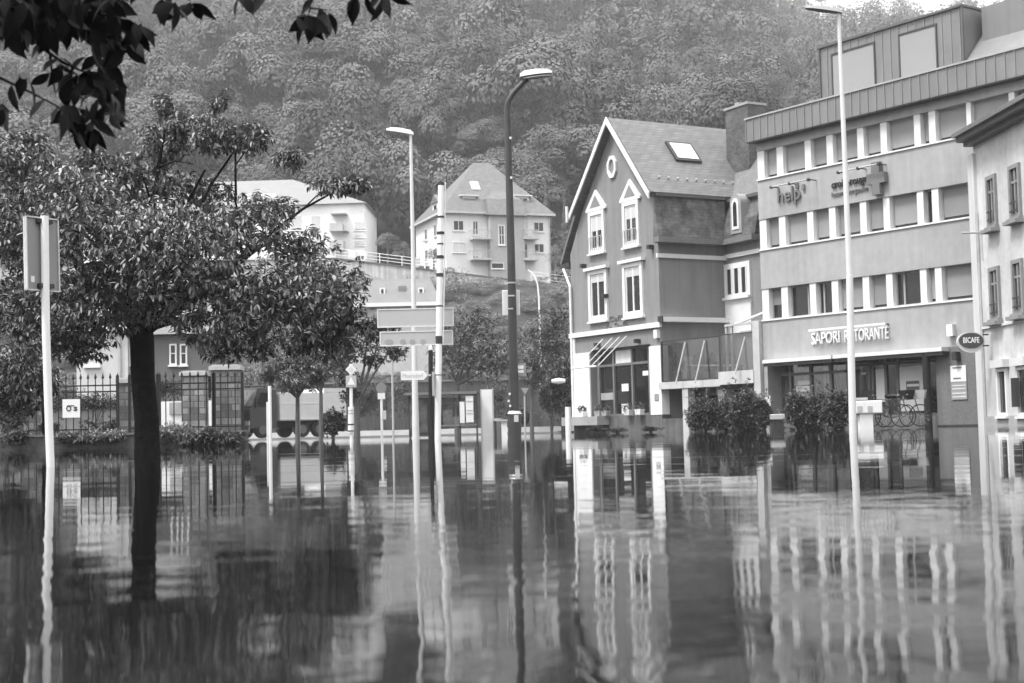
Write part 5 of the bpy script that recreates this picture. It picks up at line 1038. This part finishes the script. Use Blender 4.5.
# ================================================================ LAMPS AND POLES
def lamp_head(mb, p, dv, L_, W_, H1):
    n_ = Vector((-dv.y, dv.x, 0)).normalized(); u_ = Vector((0,0,1)); q = []
    for s_, wf, hf in ((0,.5,.55),(.12,.8,.95),(.5,1,1),(.85,.85,.75),(1,.5,.35)):
        c = p+dv*L_*s_; q.append([c-n_*W_*wf, c+n_*W_*wf, c+n_*W_*wf*.7+u_*H1*hf, c-n_*W_*wf*.7+u_*H1*hf])
    for i in range(4): mb.add(q[i]+q[i+1], [(0,1,5,4),(1,2,6,5),(2,3,7,6),(3,0,4,7)])
    mb.add(q[0], [(3,2,1,0)]); mb.add(q[4], [(0,1,2,3)])
# dark lamp in the middle
Yl = 25.0; b0 = G(514.8, Yl, -.5); l1 = thing('street_lamp', 'dark grey street lamp with bent arm and white head standing in the water', 'street lamp', b0)
pm = mat('dark grey lamp paint', .055, .45, .15, 4, streak=.15)
mb = MB(); mb.tube([b0, P(514.6, 414, Yl)], .115, 16); mb.build('base_tube', pm, l1, smooth=True)
mb = MB(); mb.tube([P(514.6, 414, Yl), P(514.6, 411, Yl)], [.128, .10], 16); mb.build('collar', METAL, l1, smooth=True)
mb = MB(); mb.tube([P(514.5, 411, Yl), P(511, 250, Yl), P(507.3, 108, Yl), P(508.5, 101, Yl), P(514, 92, Yl), P(523, 82.5, Yl), P(527, 79, Yl)], [.085, .068, .055, .052, .048, .045, .045], 14); mb.build('pole', pm, l1, smooth=True)
hp = P(520, 77.5, Yl); mb = MB(); dv = (P(552, 73.5, Yl)-hp); lamp_head(mb, hp, dv.normalized(), dv.length, .13, .10); mb.build('lamp_head', mat('lamp housing', .6, .4, .1, 6), l1, smooth=True)
mb = MB(); lamp_head(mb, hp+Vector((.06,0,-.035)), dv.normalized(), dv.length*.85, .1, .03); mb.build('diffuser', mat('milky plastic', .75, .3), l1, smooth=True)
mb = MB(); z_ = P(517,408,Yl).z; mb.box(P(514,420,Yl).x, P(518.5,420,Yl).x, Yl-.125, Yl-.112, P(516,422,Yl).z, P(516,415,Yl).z); mb.build('number_plate', mat('pale plate', .5), l1)
mb = MB()
for px, py in ((507.5,394),(506.5,401),(508,406),(509,178.5),(508.3,139)): p = P(px+2, py, Yl); mb.box(p.x-.015, p.x+.02, Yl-.095, Yl-.08, p.z-.02, p.z+.02)
mb.build('sticker', W_TRIM, l1)
mb = MB()
for py in (283, 296, 309): p = P(511.6, py, Yl); mb.tube([p-Vector((0,0,.012)), p+Vector((0,0,.012))], .078, 14)
mb.build('clamp_band', METAL, l1)
t = thing('lamp_sign', 'white rectangular sign seen behind the dark lamp pole halfway up', 'sign', P(511, 317, Yl+.12)); mb = MB(); a0, a1 = P(502.5, 316, Yl+.12), P(519.5, 290, Yl+.12); mb.box(a0.x, a1.x, Yl+.1, Yl+.13, a0.z, a1.z); mb.build('panel', W_TRIM, t, bevel=.01)
t = thing('bus_stop_sign', 'small grey flag sign with white strips fixed to the dark lamp pole', 'sign', P(521, 377, Yl)); mb = MB(); a0, a1 = P(516.3, 377, Yl), P(525.8, 363.5, Yl); mb.box(a0.x, a1.x, Yl-.015, Yl+.015, a0.z, a1.z); mb.build('panel', mat('grey sign face', .24), t, bevel=.008)
mb = MB(); 
for ya, yb in ((365.5,369),(370,373)): a0, a1 = P(518, yb, Yl), P(523.5, ya, Yl); mb.box(a0.x, a1.x, Yl-.02, Yl-.0155, a0.z, a1.z)
mb.build('white_strip', W_TRIM, t)
# tall pale lamp far middle
Y2 = 62.0; b0 = G(416, Y2, -.3); l2 = thing('street_lamp', 'tall pale street lamp with long flat head behind the road signs', 'street lamp', b0)
mb = MB(); mb.tube([b0, P(415, 390, Y2), P(413, 250, Y2), P(410.5, 131, Y2)], [.16, .13, .09, .06], 12); mb.build('pole', mat('light pole paint', .6, .5, .06, 2), l2, smooth=True)
hp = P(413.5, 135, Y2); dv = P(386.5, 130.5, Y2)-hp; mb = MB(); lamp_head(mb, hp, dv.normalized(), dv.length, .17, .2); mb.build('lamp_head', W_TRIM, l2, smooth=True)
# lamp on the right in front of the office
Y3 = 35.0; b0 = G(853.5, Y3, -.5); l3 = thing('street_lamp', 'tall pale street lamp in front of the restaurant facade', 'street lamp', b0)
mb = MB(); mb.tube([b0, P(851.8, 385, Y3), P(849.5, 275, Y3)], [.092, .09, .085], 14); mb.build('base_tube', mat('light pole paint', .6, .5, .06, 2), l3, smooth=True)
mb = MB(); mb.tube([P(849.5, 275, Y3), P(844, 140, Y3), P(838.5, 13, Y3)], [.075, .06, .045], 14); mb.build('pole', mat('light pole paint', .6, .5, .06, 2), l3, smooth=True)
hp = P(842, 13.5, Y3); dv = P(805, 8.5, Y3)-hp; mb = MB(); lamp_head(mb, hp, dv.normalized(), dv.length, .14, .1); mb.build('lamp_head', mat('grey lamp housing', .3, .5), l3, smooth=True)
# thick banded pole
Y4 = 45.0; b0 = G(437.5, Y4, -.5); t = thing('banded_pole', 'thick white pole with dark bands and a thin pipe beside it', 'pole', b0)
mb = MB(); mb.tube([b0, P(438, 400, Y4), P(441.2, 184, Y4)], [.1, .1, .095], 16); mb.build('pole', PAINT_W, t, smooth=True)
for py, h_, r_ in ((184,3,.098),(217,2,.105),(233,2.5,.115),(244,1.5,.103),(257,3,.115),(275,3.5,.11),(306,1.5,.103),(340,8,.103),(375,1,.103)):
    p = P(441.2-(py-184)*.0147, py, Y4); hh_ = h_*Y4/F/2; mb = MB(); mb.tube([p-Vector((0,0,hh_)), p+Vector((0,0,hh_))], r_, 16); mb.build('band', DARK, t)
mb = MB(); mb.tube([P(445.3, 182, Y4), P(444.3, 275, Y4), P(443, 345, Y4)], .022, 6); mb.build('pipe', PAINT_W, t)
# black post beside it
b0 = G(431.2, Y4, -.5); t = thing('black_post', 'black post with pale cap just left of the banded pole', 'post', b0)
mb = MB(); mb.tube([b0, P(430.6, 349, Y4)], [.085, .068], 14); mb.build('shaft', BLACK, t, smooth=True); mb = MB(); mb.tube([P(430.6, 350, Y4), P(430.6, 347, Y4), P(430.6, 345.5, Y4)], [.072,.06,.02], 12); mb.build('cap', W_TRIM, t)
# road direction boards
for (pa, pb, ya, yb, lb, dots) in [(377.5, 453.5, 307, 328, 'upper of two long pale direction boards seen from behind', 0), (380, 453, 329.5, 346.5, 'lower of two long pale direction boards with faint dark spots', 1)]:
    a0, a1 = P(pa, yb, Y4+.3), P(pb, ya, Y4+.3); t = thing('direction_board', lb, 'direction board', ((a0.x+a1.x)/2, Y4+.3, a0.z))
    bm_ = mat('board back', .42, .4, .06, 1); mb = MB(); mb.box(a0.x, a1.x, Y4+.25, Y4+.29, a0.z, P(pb, ya+.6, Y4+.3).z); mb.build('panel', bm_, t, bevel=.015)
    mb = MB(); bfc = Face((a0.x, Y4+.25), (1,0)); frame_ring(mb, bfc, 0, a1.x-a0.x, a0.z, P(pb, ya+.6, Y4+.3).z, .035, .001, .015); mb.build('rim', mat('board rim', .62), t)
    if dots:
        mb = MB()
        for px in (389, 403, 412.5, 423): p = P(px, 342, Y4+.24); fprism(mb, bfc, [(p.x-a0.x+(.14 if px < 400 else .09)*math.cos(q_), p.z+.09*math.sin(q_)) for q_ in np.linspace(0, 6.28, 15)[:-1]], .0155, .018)
        mb.build('spot', mat('faint spot', .3), t)
# arrow sign with place name
Y5 = 44.6; t = thing('arrow_sign', 'small white arrow-shaped place sign pointing right', 'direction sign', P(414, 380, Y5)); x0, x1 = P(401, 376, Y5).x, P(427.8, 376, Y5).x; z0, z1 = P(414, 380, Y5).z, P(414, 371, Y5).z; fc5 = Face((x0, Y5), (1,0))
mb = MB(); fprism(mb, fc5, [(0, z0), (x1-x0-.13, z0), (x1-x0, (z0+z1)/2), (x1-x0-.13, z1), (0, z1)], 0, .03); mb.build('panel', W_TRIM, t)
lettering('Moersdorf', fc5, .05, x1-x0-.14, z0+.07, z1-.07, .031, .004, mat('faded letters', .42), t)
mb = MB(); mb.box(x1-.02, P(431,376,Y5).x, Y5-.03, Y5-.0, (z0+z1)/2-.03, (z0+z1)/2+.03); mb.build('bracket', METAL, t)
t = thing('side_sign', 'narrow white sign plate seen nearly edge-on between black post and banded pole', 'sign', P(434, 397, Y4-.2)); a0, a1 = P(432.5, 396, Y4-.2), P(436, 372, Y4-.2); mb = MB(); mb.hexa([(a0.x, Y4-.3, a0.z), (a1.x, Y4+.15, a0.z), (a1.x, Y4+.19, a0.z), (a0.x, Y4-.26, a0.z), (a0.x, Y4-.3, a1.z), (a1.x, Y4+.15, a1.z), (a1.x, Y4+.19, a1.z), (a0.x, Y4-.26, a1.z)]); mb.build('panel', mat('side sign back', .55), t)
# priority sign on striped post
Y6 = 44.0; b0 = G(351.5, Y6, -.4); t = thing('priority_sign', 'white diamond sign above a square pictogram sign on a white post', 'traffic sign', b0)
mb = MB(); mb.tube([b0, P(351, 364, Y6)], .05, 10); mb.build('post', PAINT_W, t)
mb = MB(); mb.tube([P(351,433,Y6), P(351,407,Y6)], .09, 12); slv = mb.build('sleeve', W_TRIM, t)
for py in (410.5, 413.5, 424.5, 431): mb = MB(); p = P(351, py, Y6); mb.tube([p-Vector((0,0,.02)), p+Vector((0,0,.02))], .094, 12); sub(mb, 'band', DARK if py > 420 else METAL, slv, t)
p = P(351.2, 369.6, Y6); r_ = 5.6*Y6/F; fc6 = Face((p.x, Y6-.06), (1,0)); mb = MB(); fprism(mb, fc6, [(-r_, p.z), (0, p.z-r_), (r_, p.z), (0, p.z+r_)], 0, .02); mb.build('diamond', W_TRIM, t)
mb = MB(); r2 = r_*.55; fprism(mb, fc6, [(-r2, p.z), (0, p.z-r2), (r2, p.z), (0, p.z+r2)], .021, .026); mb.build('diamond_centre', mat('pale centre', .62), t)
p = P(351.3, 381.5, Y6); mb = MB(); hw, hh_ = 5.3*Y6/F, 5.8*Y6/F; fb(mb, fc6, -hw, hw, p.z-hh_, p.z+hh_, 0, .02); mb.build('square_panel', mat('grey pictogram panel', .4), t)
mb = MB(); fprism(mb, fc6, [(-hw*.75, p.z-hh_*.6), (hw*.75, p.z-hh_*.6), (0, p.z+hh_*.8)], .021, .026); mb.build('pictogram', W_TRIM, t)
# further small posts and signs
def post_thing(name, label, px, pyt, Y, r, m_, cat='post', base=-.3, extra=None):
    b_ = G(px, Y, base); t = thing(name, label, cat, b_); mb = MB(); mb.tube([b_, P(px-(430-pyt)*.02, pyt, Y)], r, 10); mb.build('post', m_, t)
    if extra: extra(t, Y)
    return t
def ex_round(t, Y):
    p = P(381.3, 388, Y); mb = MB(); mb.tube([(p.x, Y-.06, p.z), (p.x, Y-.03, p.z)], .2, 16); mb.build('disc', mat('grey disc', .2), t)
    p = P(381.5, 396, Y); mb = MB(); mb.box(p.x-.14, p.x+.14, Y-.06, Y-.03, p.z-.12, p.z+.12); mb.build('plate', W_TRIM, t)
    p = P(383.6, 415, Y); mb = MB(); mb.box(p.x-.04, p.x+.1, Y-.06, Y-.03, p.z-.17, p.z+.17); mb.build('side_plate', mat('pale plate', .5), t)
post_thing('round_sign', 'thin white signpost with grey disc and small white plate', 382.2, 384, 55, .05, PAINT_W, 'traffic sign', extra=ex_round)
def ex_yield(t, Y):
    p = P(525, 391.5, Y); mb = MB(); fc = Face((p.x, Y-.06), (1,0)); fprism(mb, fc, [(-.27, p.z+.22), (0, p.z-.25), (.27, p.z+.22)], 0, .02); mb.build('triangle', mat('dark triangle rim', .07), t)
    mb = MB(); fprism(mb, fc, [(-.19, p.z+.17), (0, p.z-.15), (.19, p.z+.17)], .021, .026); mb.build('triangle_centre', mat('dull triangle centre', .28), t)
post_thing('yield_sign', 'small inverted triangle sign on a thin pale post beyond the dark lamp', 525.3, 388, 70, .04, PAINT_G, 'traffic sign', extra=ex_yield)
post_thing('grey_post', 'slim grey post with thicker foot left of the bus shelter', 393.5, 352, 60, .045, PAINT_G)
post_thing('white_bollard', 'white post standing at the left corner of the gabled house', 568.5, 407, 66, .13, PAINT_W, 'post')
post_thing('striped_marker', 'pale striped marker post in front of the lorry cab', 270.5, 386, 46, .055, PAINT_W, 'post')
post_thing('slim_post', 'slim white post between lorry cab and striped marker', 268, 402, 50, .04, PAINT_W)
post_thing('grey_mast', 'slim pale mast behind the first young tree beside the lorry', 299.5, 392, 60, .045, PAINT_G)
post_thing('curved_lamp', 'thin pale lamp post on the slope right of the dark lamp', 541.5, 296, 118, .07, PAINT_W, 'street lamp', 4.1, extra=lambda t, Y: MB().tube([P(538.7,296,Y), P(537.5,284,Y), P(534,275,Y), P(528,270,Y)], .06, 6).build('arm', PAINT_W, t))
post_thing('terrace_lamp', 'small white lamp post on the hillside road left of the villa', 427, 240, 156, .06, PAINT_W, 'street lamp', 15.2, extra=lambda t, Y: MB().box(P(422,240,Y).x, P(427,240,Y).x, Y-.1, Y+.1, P(422,241,Y).z, P(422,239.3,Y).z).build('lamp_head', W_TRIM, t))

# ================================================================ BUS SHELTER, KIOSK, BENCHES
Yb = 66.0; def_ = None
def bx(px): return G(px, Yb).x
def bzv(py): return P(445, py, Yb).z
st = thing('bus_shelter', 'glass bus shelter with flat dark roof and white timetable panels', 'bus shelter', ((bx(409)+bx(477))/2, Yb, .0))
mb = MB(); mb.box(bx(407), bx(478), Yb-.9, Yb+.9, bzv(395), bzv(392.3)); mb.build('roof', mat('shelter roof', .16, .4), st)
for px in (409.5, 433, 460, 477): mb = MB(); x = bx(px); mb.box(x-.04, x+.04, Yb+.5, Yb+.58, -.1, bzv(395)-.002); mb.build('post', DARK if px < 440 else mat('grey shelter frame', .15), st)
mb = MB(); mb.box(bx(434), bx(476), Yb+.6, Yb+.62, bzv(427), bzv(397)); mb.build('rear_glass', GL, st)
mb = MB(); mb.box(bx(439), bx(456), Yb+.56, Yb+.59, bzv(404), bzv(398)); mb.build('header_panel', mat('pale header', .5), st)
mb = MB(); mb.box(bx(434), bx(477), Yb+.4, Yb+.44, bzv(426), bzv(424.8)); mb.build('rail', METAL, st)
mb = MB(); mb.box(bx(436), bx(458), Yb+.1, Yb+.5, bzv(427.5), bzv(426.2)); mb.build('bench', mat('grey bench', .2), st)
for (pa, pb, ya, yb) in [(461,465.7,402.5,423.5),(467,474.5,397,423)]:
    mb = MB(); mb.box(bx(pa), bx(pb), Yb-.85, Yb-.8, bzv(yb), bzv(ya)); o = mb.build('timetable_panel', W_TRIM, st)
mb = MB(); 
for py in (402, 411, 414): mb.box(bx(467.5), bx(474), Yb-.87, Yb-.856, bzv(py+.2), bzv(py-.2))
mb.build('panel_line', METAL, st)
t = thing('advert_case', 'dark glazed poster case at the left end of the bus shelter', 'poster case', ((bx(410)+bx(430))/2, Yb-.5, 0))
mb = MB(); mb.box(bx(410), bx(430), Yb-.6, Yb-.4, bzv(435.5), bzv(397.5)); mb.build('case', DARK, t); mb = MB(); mb.box(bx(411.5), bx(428.5), Yb-.62, Yb-.602, bzv(432), bzv(399.5)); mb.build('poster', mat('dark poster', .09, .15, .9, 2.2), t)
t = thing('ticket_kiosk', 'tall white kiosk panel right of the bus shelter', 'kiosk', (bx(488), Yb, 0)); mb = MB(); mb.box(bx(482.5), bx(493), Yb-.12, Yb+.12, -.2, bzv(390.5)); mb.build('body', W_TRIM, t); mb = MB(); mb.box(bx(493)+.005, bx(494.3), Yb-.1, Yb+.1, -.2, bzv(389)); mb.box(bx(481.2), bx(482.5)-.005, Yb-.1, Yb+.1, -.2, bzv(390)); mb.build('frame', METAL, t)
t = thing('litter_bin', 'small dark litter bin right of the white kiosk', 'litter bin', (bx(498), Yb, 0)); mb = MB(); mb.tube([(bx(498), Yb, 0), (bx(498), Yb, bzv(421))], [.2,.23], 12); mb.build('body', mat('grey bin', .2), t); mb = MB(); mb.tube([(bx(498), Yb, bzv(421)), (bx(498), Yb, bzv(419.5))], .25, 12); mb.build('lid', METAL, t)
t = thing('bench', 'dark bench between kiosk and lamp pole', 'bench', (bx(501), Yb-1, 0)); mb = MB(); mb.box(bx(494), bx(508), Yb-1.3, Yb-.9, bzv(422.5), bzv(421)); mb.build('seat', METAL, t)
for px in (496, 506): mb = MB(); mb.box(bx(px)-.05, bx(px)+.05, Yb-1.25, Yb-.95, -.1, bzv(422.6)); mb.build('leg', DARK, t)
t = thing('utility_box', 'small white box beside the dark lamp foot', 'utility box', (bx(504), Yb-2, 0)); mb = MB(); mb.box(bx(502), bx(507.5), Yb-2.2, Yb-1.9, -.1, bzv(424)); mb.build('body', W_TRIM, t); mb = MB(); mb.box(bx(501.7), bx(507.8), Yb-2.25, Yb-1.85, bzv(424)+.002, bzv(423.3)); mb.build('lid', METAL, t)
# white kerb and pavement edge
mb = MB(); mb.box(-24, 4.0, 92.5, 92.9, .1, .42); structure(mb.build('kerb', mat('pale kerb', .6, .8, .1, 2)))

# ================================================================ LORRY
Yt = 84.0; T0 = G(290, Yt, .15); T0.z = .12
lor = thing('lorry', 'short box lorry with dark cab parked at the flooded road edge', 'lorry', T0)
def tb_(x0, x1, y0, y1, z0, z1, bm=None): mb = bm or MB(); return mb.box(T0.x+x0, T0.x+x1, Yt+y0, Yt+y1, T0.z+z0, T0.z+z1)
tb_(-1.3, 3.1, -1.2, 1.2, .95, 2.55).build('box_body', mat('pale lorry box', .62, .5, .06), lor, bevel=.03)
tb_(1.6, 3.1, -1.202, 1.202, 2.56, 2.8).build('rear_hood', mat('pale lorry box', .38), lor)
mb = MB(); tb_(-1.25, 1.5, -1.215, -1.201, 1.9, 1.96, mb); tb_(-1.25, 3.05, -1.215, -1.201, 1.02, 1.1, mb); tb_(1.55, 1.6, -1.215, -1.201, 1.1, 2.5, mb); mb.build('body_trim', W_TRIM, lor)
tb_(-3.1, 3.1, -.45, .45, .55, .94).build('chassis', DARK, lor)
mb = MB(); cabp = [(-3.15,.55),(-1.45,.55),(-1.45,2.75),(-2.6,2.85),(-3.0,1.75),(-3.15,1.6)]; mb.prism([(T0.x+a_, Yt-1.15, T0.z+b_) for a_, b_ in cabp], (0, 2.3, 0)); cab = mb.build('cab', mat('lorry cab paint', .07, .3, .1), lor, bevel=.04)
mb = MB(); mb.prism([(T0.x+a_, Yt-1.05, T0.z+b_) for a_, b_ in [(-2.64,2.72),(-2.98,1.8),(-3.03,1.8),(-2.69,2.74)]], (0, 2.1, 0)); sub(mb, 'windscreen', mat('windscreen painted reflection', .3, .1, .6, 2), cab, lor)  # pale mottled base colour stands in for bright reflections on the glass
mb = MB(); mb.prism([(T0.x+a_, Yt-1.165, T0.z+b_) for a_, b_ in [(-2.8,1.75),(-1.8,1.75),(-1.8,2.55),(-2.5,2.55)]], (0, .012, 0)); sub(mb, 'side_window', DARKGLASS, cab, lor)
for y_ in (-.85, .85): tb_(-3.2, -3.14, y_-.25, y_+.25, .72, .98).build('headlight', W_TRIM, lor)
tb_(-3.22, -3.15, -1.1, 1.1, .4, .68).build('bumper', mat('grey bumper', .25), lor)
tb_(-3.19, -3.151, -.6, .6, 1.05, 1.5).build('grille', DARK, lor)
for y_ in (-1.35, 1.25): tb_(-2.9, -2.75, y_, y_+.1, 1.7, 2.3).build('mirror', DARK, lor)
for x_ in (-2.35, .2, 1.3):
    for s_ in (-1, 1):
        mb = MB(); yy = Yt+s_*1.0; mb.tube([(T0.x+x_, yy-.14, T0.z+.45), (T0.x+x_, yy+.14, T0.z+.45)], .46, 20); wh = mb.build('wheel', BLACK, lor); mb = MB(); yo = yy+s_*.145; mb.tube([(T0.x+x_, yo-.02, T0.z+.45), (T0.x+x_, yo+.02, T0.z+.45)], .25, 16); sub(mb, 'rim', mat('dirty rim', .12), wh, lor)
tb_(2.0, 2.7, -1.15, -.6, .45, .9).build('side_locker', mat('pale locker', .4), lor)
lor.rotation_euler.z = R(38)
# ================================================================ YOUNG TREES
def street_tree(label, px, Y, forks, lob, material, n=26, L=.14, W=.06, r=.09, group='young street trees', name='street_tree', base=-.4, nl=7, lean=0):
    b_ = G(px, Y, base); t = thing(name, label, 'tree', b_, group); mb = MB(); fk = P(px+lean, forks, Y)
    mb.tube([b_, (b_+fk)/2, fk], [r, r*.85, r*.7], 8)
    pts = []
    for (lx, ly, rx, ry, dY) in lob:
        c = P(lx, ly, Y+dY); s_ = Y/F; mb.tube([fk, fk.lerp(c, .5)+Vector((random.uniform(-.1,.1), 0, .1)), c+Vector((0,0,ry*s_*.4))], [r*.5, r*.3, .012], 6)
        pts.append(in_ell(c, (rx*s_, rx*s_*.8, ry*s_), int(2.3*n*rx*ry/100), .42))
    mb.build('trunk', BARK_P, t); v, f = whorls(np.concatenate(pts), nl, L, W, (-60, 50)); bigmesh('crown', v, f, material, t)
ST_L = leaf_mat('pale street tree leaf', .06, .26, .25); ST_D = leaf_mat('street tree leaf', .03, .14, .05)
street_tree('young pale-leaved tree in front of the lorry box', 297.5, 48, 398, [(280,368,20,16,0),(300,358,22,18,.3),(315,372,16,16,0),(292,382,18,12,-.4),(268,378,12,9,0)], ST_L, 22)
street_tree('slim young tree in front of the rear of the lorry', 321, 54, 392, [(318,368,16,18,0),(335,362,15,16,0),(325,350,18,12,0),(310,385,10,8,0)], ST_L, 22)
street_tree('forked young tree behind the diamond priority sign', 357, 47, 402, [(345,350,22,14,0),(368,335,20,16,.4),(392,352,18,12,0),(345,378,14,10,0),(350,396,10,9,0),(385,325,16,12,.5),(372,362,12,8,.2)], ST_D, 20, r=.12)
street_tree('round dark-crowned tree above the bus shelter', 457, 86, 385, [(462,340,28,30,0),(488,350,26,28,0),(475,368,32,16,0),(445,355,20,22,0),(480,322,20,16,0),(500,366,16,12,0)], ST_D, 13, .2, .1, .16, nl=6)
street_tree('leafy tree left of the gabled house wall', 532, 92, 388, [(535,350,24,26,0),(548,330,22,22,0),(552,368,20,24,0),(560,345,16,28,0),(524,372,16,14,0),(560,318,14,16,0),(540,385,14,10,0)], ST_D, 15, .2, .1, .15, nl=6)
street_tree('small tree right behind the yield sign', 512, 100, 390, [(500,362,14,12,0),(512,350,12,12,0),(520,340,12,10,0)], ST_L, 14, .2, .1, .1, nl=6)
for (px, py, Y, rx, rz, lb, m_) in [(562,385,80,.9,2.2,'tall dark bush against the left wall of the gabled house',SH_D),(552,400,82,.8,1.1,'dark bush beside the road left of the gabled house',SH_M),(333,423,62,.55,.55,'small dark bush behind the lorry',SH_D),(372,402,104,1.6,1.5,'dark bush in front of the street wall behind the round sign',SH_D),(402,398,106,1.8,1.8,'tall dark bush behind the arrow sign',SH_M),(452,420,100,1.4,.7,'low bush behind the bus shelter glass',SH_D),(498,398,108,1.5,1.6,'tall bush beside the white kiosk',SH_M),(520,416,104,1.3,.8,'low bush right of the dark lamp',SH_D),(250,392,104,2.4,2.2,'broad dark bush behind the lorry cab',SH_D),(350,396,106,1.6,2.0,'tall bush behind the diamond sign post',SH_M),(395,300,122,2.5,1.4,'pale bush left of the slate-roofed building',SH_L)]:
    shrub('roadside_bush', lb, px, py, Y, rx, rz, m_, 300, .18, .09, 'bush', zb=(0 if Y < 110 else 5))
# hedges in front of the terrace and restaurant
for (px, py, Y, rx, rz, lb) in [(703,415,58,.72,.92,'leafy dark bush, leftmost of three in front of the cafe terrace'),(724,415,58,.78,.92,'leafy dark bush, middle of three in front of the cafe terrace'),(745,411,57.5,.85,1.15,'leafy dark bush, largest, right under the terrace corner'),(763,414,57,.4,.65,'small leafy bush at the left corner of the restaurant'),
        (799,415,54,.68,.88,'leafy bush below the curtained restaurant window, left one'),(819,412,54,.72,.95,'leafy bush below the curtained restaurant window, middle one'),(837,414,53,.6,.85,'leafy bush just left of the pale street lamp')]:
    shrub('leafy_bush', lb, px, py, Y, rx, rz, SH_M, 560, .13, .06, 'bush', zb=-.3, group='bushes standing in the water before the cafe')
for (px, py, lb) in [(597,430,'dark drowned plant tuft left of the cafe door'),(618,431,'small dark drowned plant tuft below the cafe door'),(650,430,'dark drowned plant tuft right of the cafe door')]:
    shrub('drowned_plant', lb, px, py, 63, .5, .12, SH_D, 50, .14, .05, 'plant', zb=-.1, dr=(-10, 40))
# meter pedestal and parked bicycles
Ym = 50.0
def mp(px, py): return P(px, py, Ym)
t = thing('service_pedestal', 'white pedestal with wider ribbed head standing beside the pale lamp', 'pedestal', G(866, Ym, -.3))
a0, a1 = mp(853.5, 414), mp(880.5, 400.5); mb = MB(); mb.box(a0.x, a1.x, Ym-.25, Ym+.25, a0.z, a1.z); mb.build('head', W_WALL, t, bevel=.04)
mb = MB(); 
for px in (858, 868): p0 = mp(px-2, 412); p1 = mp(px+2.5, 406); mb.box(p0.x, p1.x, Ym-.262, Ym-.252, p0.z, p1.z)
mb.build('socket', mat('grey socket', .4), t)
a0, a1 = mp(858.5, 414), mp(871.5, 414); mb = MB(); mb.box(a0.x, a1.x, Ym-.18, Ym+.18, -.4, a0.z-.002); mb.build('stand', W_TRIM, t)
a0, a1 = mp(856, 400), mp(867, 397.5); mb = MB(); mb.box(a0.x, a1.x, Ym-.1, Ym+.15, a0.z, a1.z); mb.build('lid', METAL, t)
def bicycle(px, label, basket, dY=0, zb=.04, sc=1.15, rot=0):
    Yk = Ym+dY; b_ = G(px, Yk, zb); t = thing('bicycle', label, 'bicycle', b_, 'bicycles parked before the restaurant')
    def q(x, z, y=0): return Vector((b_.x+x*sc, Yk+y, b_.z+z*sc))
    for x in (-.48, .48):
        mb = MB(); pts = [q(x+.33*math.cos(a), .34+.33*math.sin(a)) for a in np.linspace(0, 2*math.pi, 25)]; mb.tube(pts, .02, 6, cap=False); w_ = mb.build('wheel', BLACK, t)
        mb = MB()
        for a in np.linspace(0, math.pi, 7)[:-1]: mb.tube([q(x+.32*math.cos(a), .34+.32*math.sin(a)), q(x-.32*math.cos(a), .34-.32*math.sin(a))], .003, 3)
        sub(mb, 'spokes', METAL, w_, t)
    mb = MB(); BB, ST, HT, HB_ = q(-.05,.3), q(-.2,.82), q(.33,.85), q(.37,.68)
    for a, b2 in ((BB,ST),(BB,HB_),(ST,HT),(q(-.48,.34),BB),(q(-.48,.34),ST),(HB_,q(.48,.34)),(HT,HB_)): mb.tube([a, b2], .017, 6)
    mb.build('frame', DARK, t); mb = MB(); mb.tube([q(.3,.98,-.28), q(.36,.98,-.1), q(.36,.98,.1), q(.3,.98,.28)], .014, 6); mb.tube([HT, q(.34,.98)], .014, 6); mb.build('handlebar', METAL, t)
    mb = MB(); mb.tube([q(-.36,.93), q(-.22,.95), q(-.08,.93)], [.07,.06,.02], 8); mb.tube([ST, q(-.22,.92)], .014, 6); mb.build('saddle', BLACK, t)
    if basket: mb = MB(); x = .5; mb.hexa([q(x-.16,.85,-.16), q(x+.12,.85,-.16), q(x+.12,.85,.16), q(x-.16,.85,.16), q(x-.2,1.12,-.2), q(x+.17,1.12,-.2), q(x+.17,1.12,.2), q(x-.2,1.12,.2)]); mb.build('basket', BLACK if basket == 1 else METAL, t)
    t.rotation_euler.z = rot
bicycle(886, 'dark bicycle with black front basket nearest the white pedestal', 1, .3, rot=R(155)); bicycle(896, 'middle bicycle with rounded black basket in front of the entrance', 1, .9, rot=R(28)); bicycle(905, 'bicycle with grey basket at the right of the three', 2, 1.5, rot=R(-25))
t = thing('pale_box', 'pale flat box resting by the restaurant curtain window', 'box', G(776, 54, .1)); a0, a1 = P(771, 420, 54), P(784, 414, 54); mb = MB(); mb.box(a0.x, a1.x, 53.8, 54.3, a0.z, a1.z); mb.build('body', METAL, t, bevel=.03); mb = MB(); mb.box(a0.x+.05, a1.x-.05, 53.85, 54.25, -.2, a0.z-.001); mb.build('foot', DARK, t)
a0 = mz(765.5, 401, .02); mb = MB(); fb(mb, mF, a0[0]-.05, a0[0]+.3, a0[1]-.22, a0[1]+.22, .01, .04); tag(mb.build('wall_notice', W_TRIM), 'small white notice on the corner pier left of the restaurant window', 'notice')

# ================================================================ RENDER SETTINGS
scene.view_settings.view_transform = 'Standard'; scene.view_settings.look = 'None'; scene.view_settings.gamma = 1
scene.view_settings.exposure = 1.6
scene.render.engine = 'CYCLES'; cy = scene.cycles
cy.use_denoising = True; cy.max_bounces = 8; cy.diffuse_bounces = 3; cy.glossy_bounces = 4; cy.transmission_bounces = 4; cy.transparent_max_bounces = 8; cy.volume_bounces = 1
cy.caustics_reflective = False; cy.caustics_refractive = False; cy.use_adaptive_sampling = True; cy.adaptive_threshold = .02
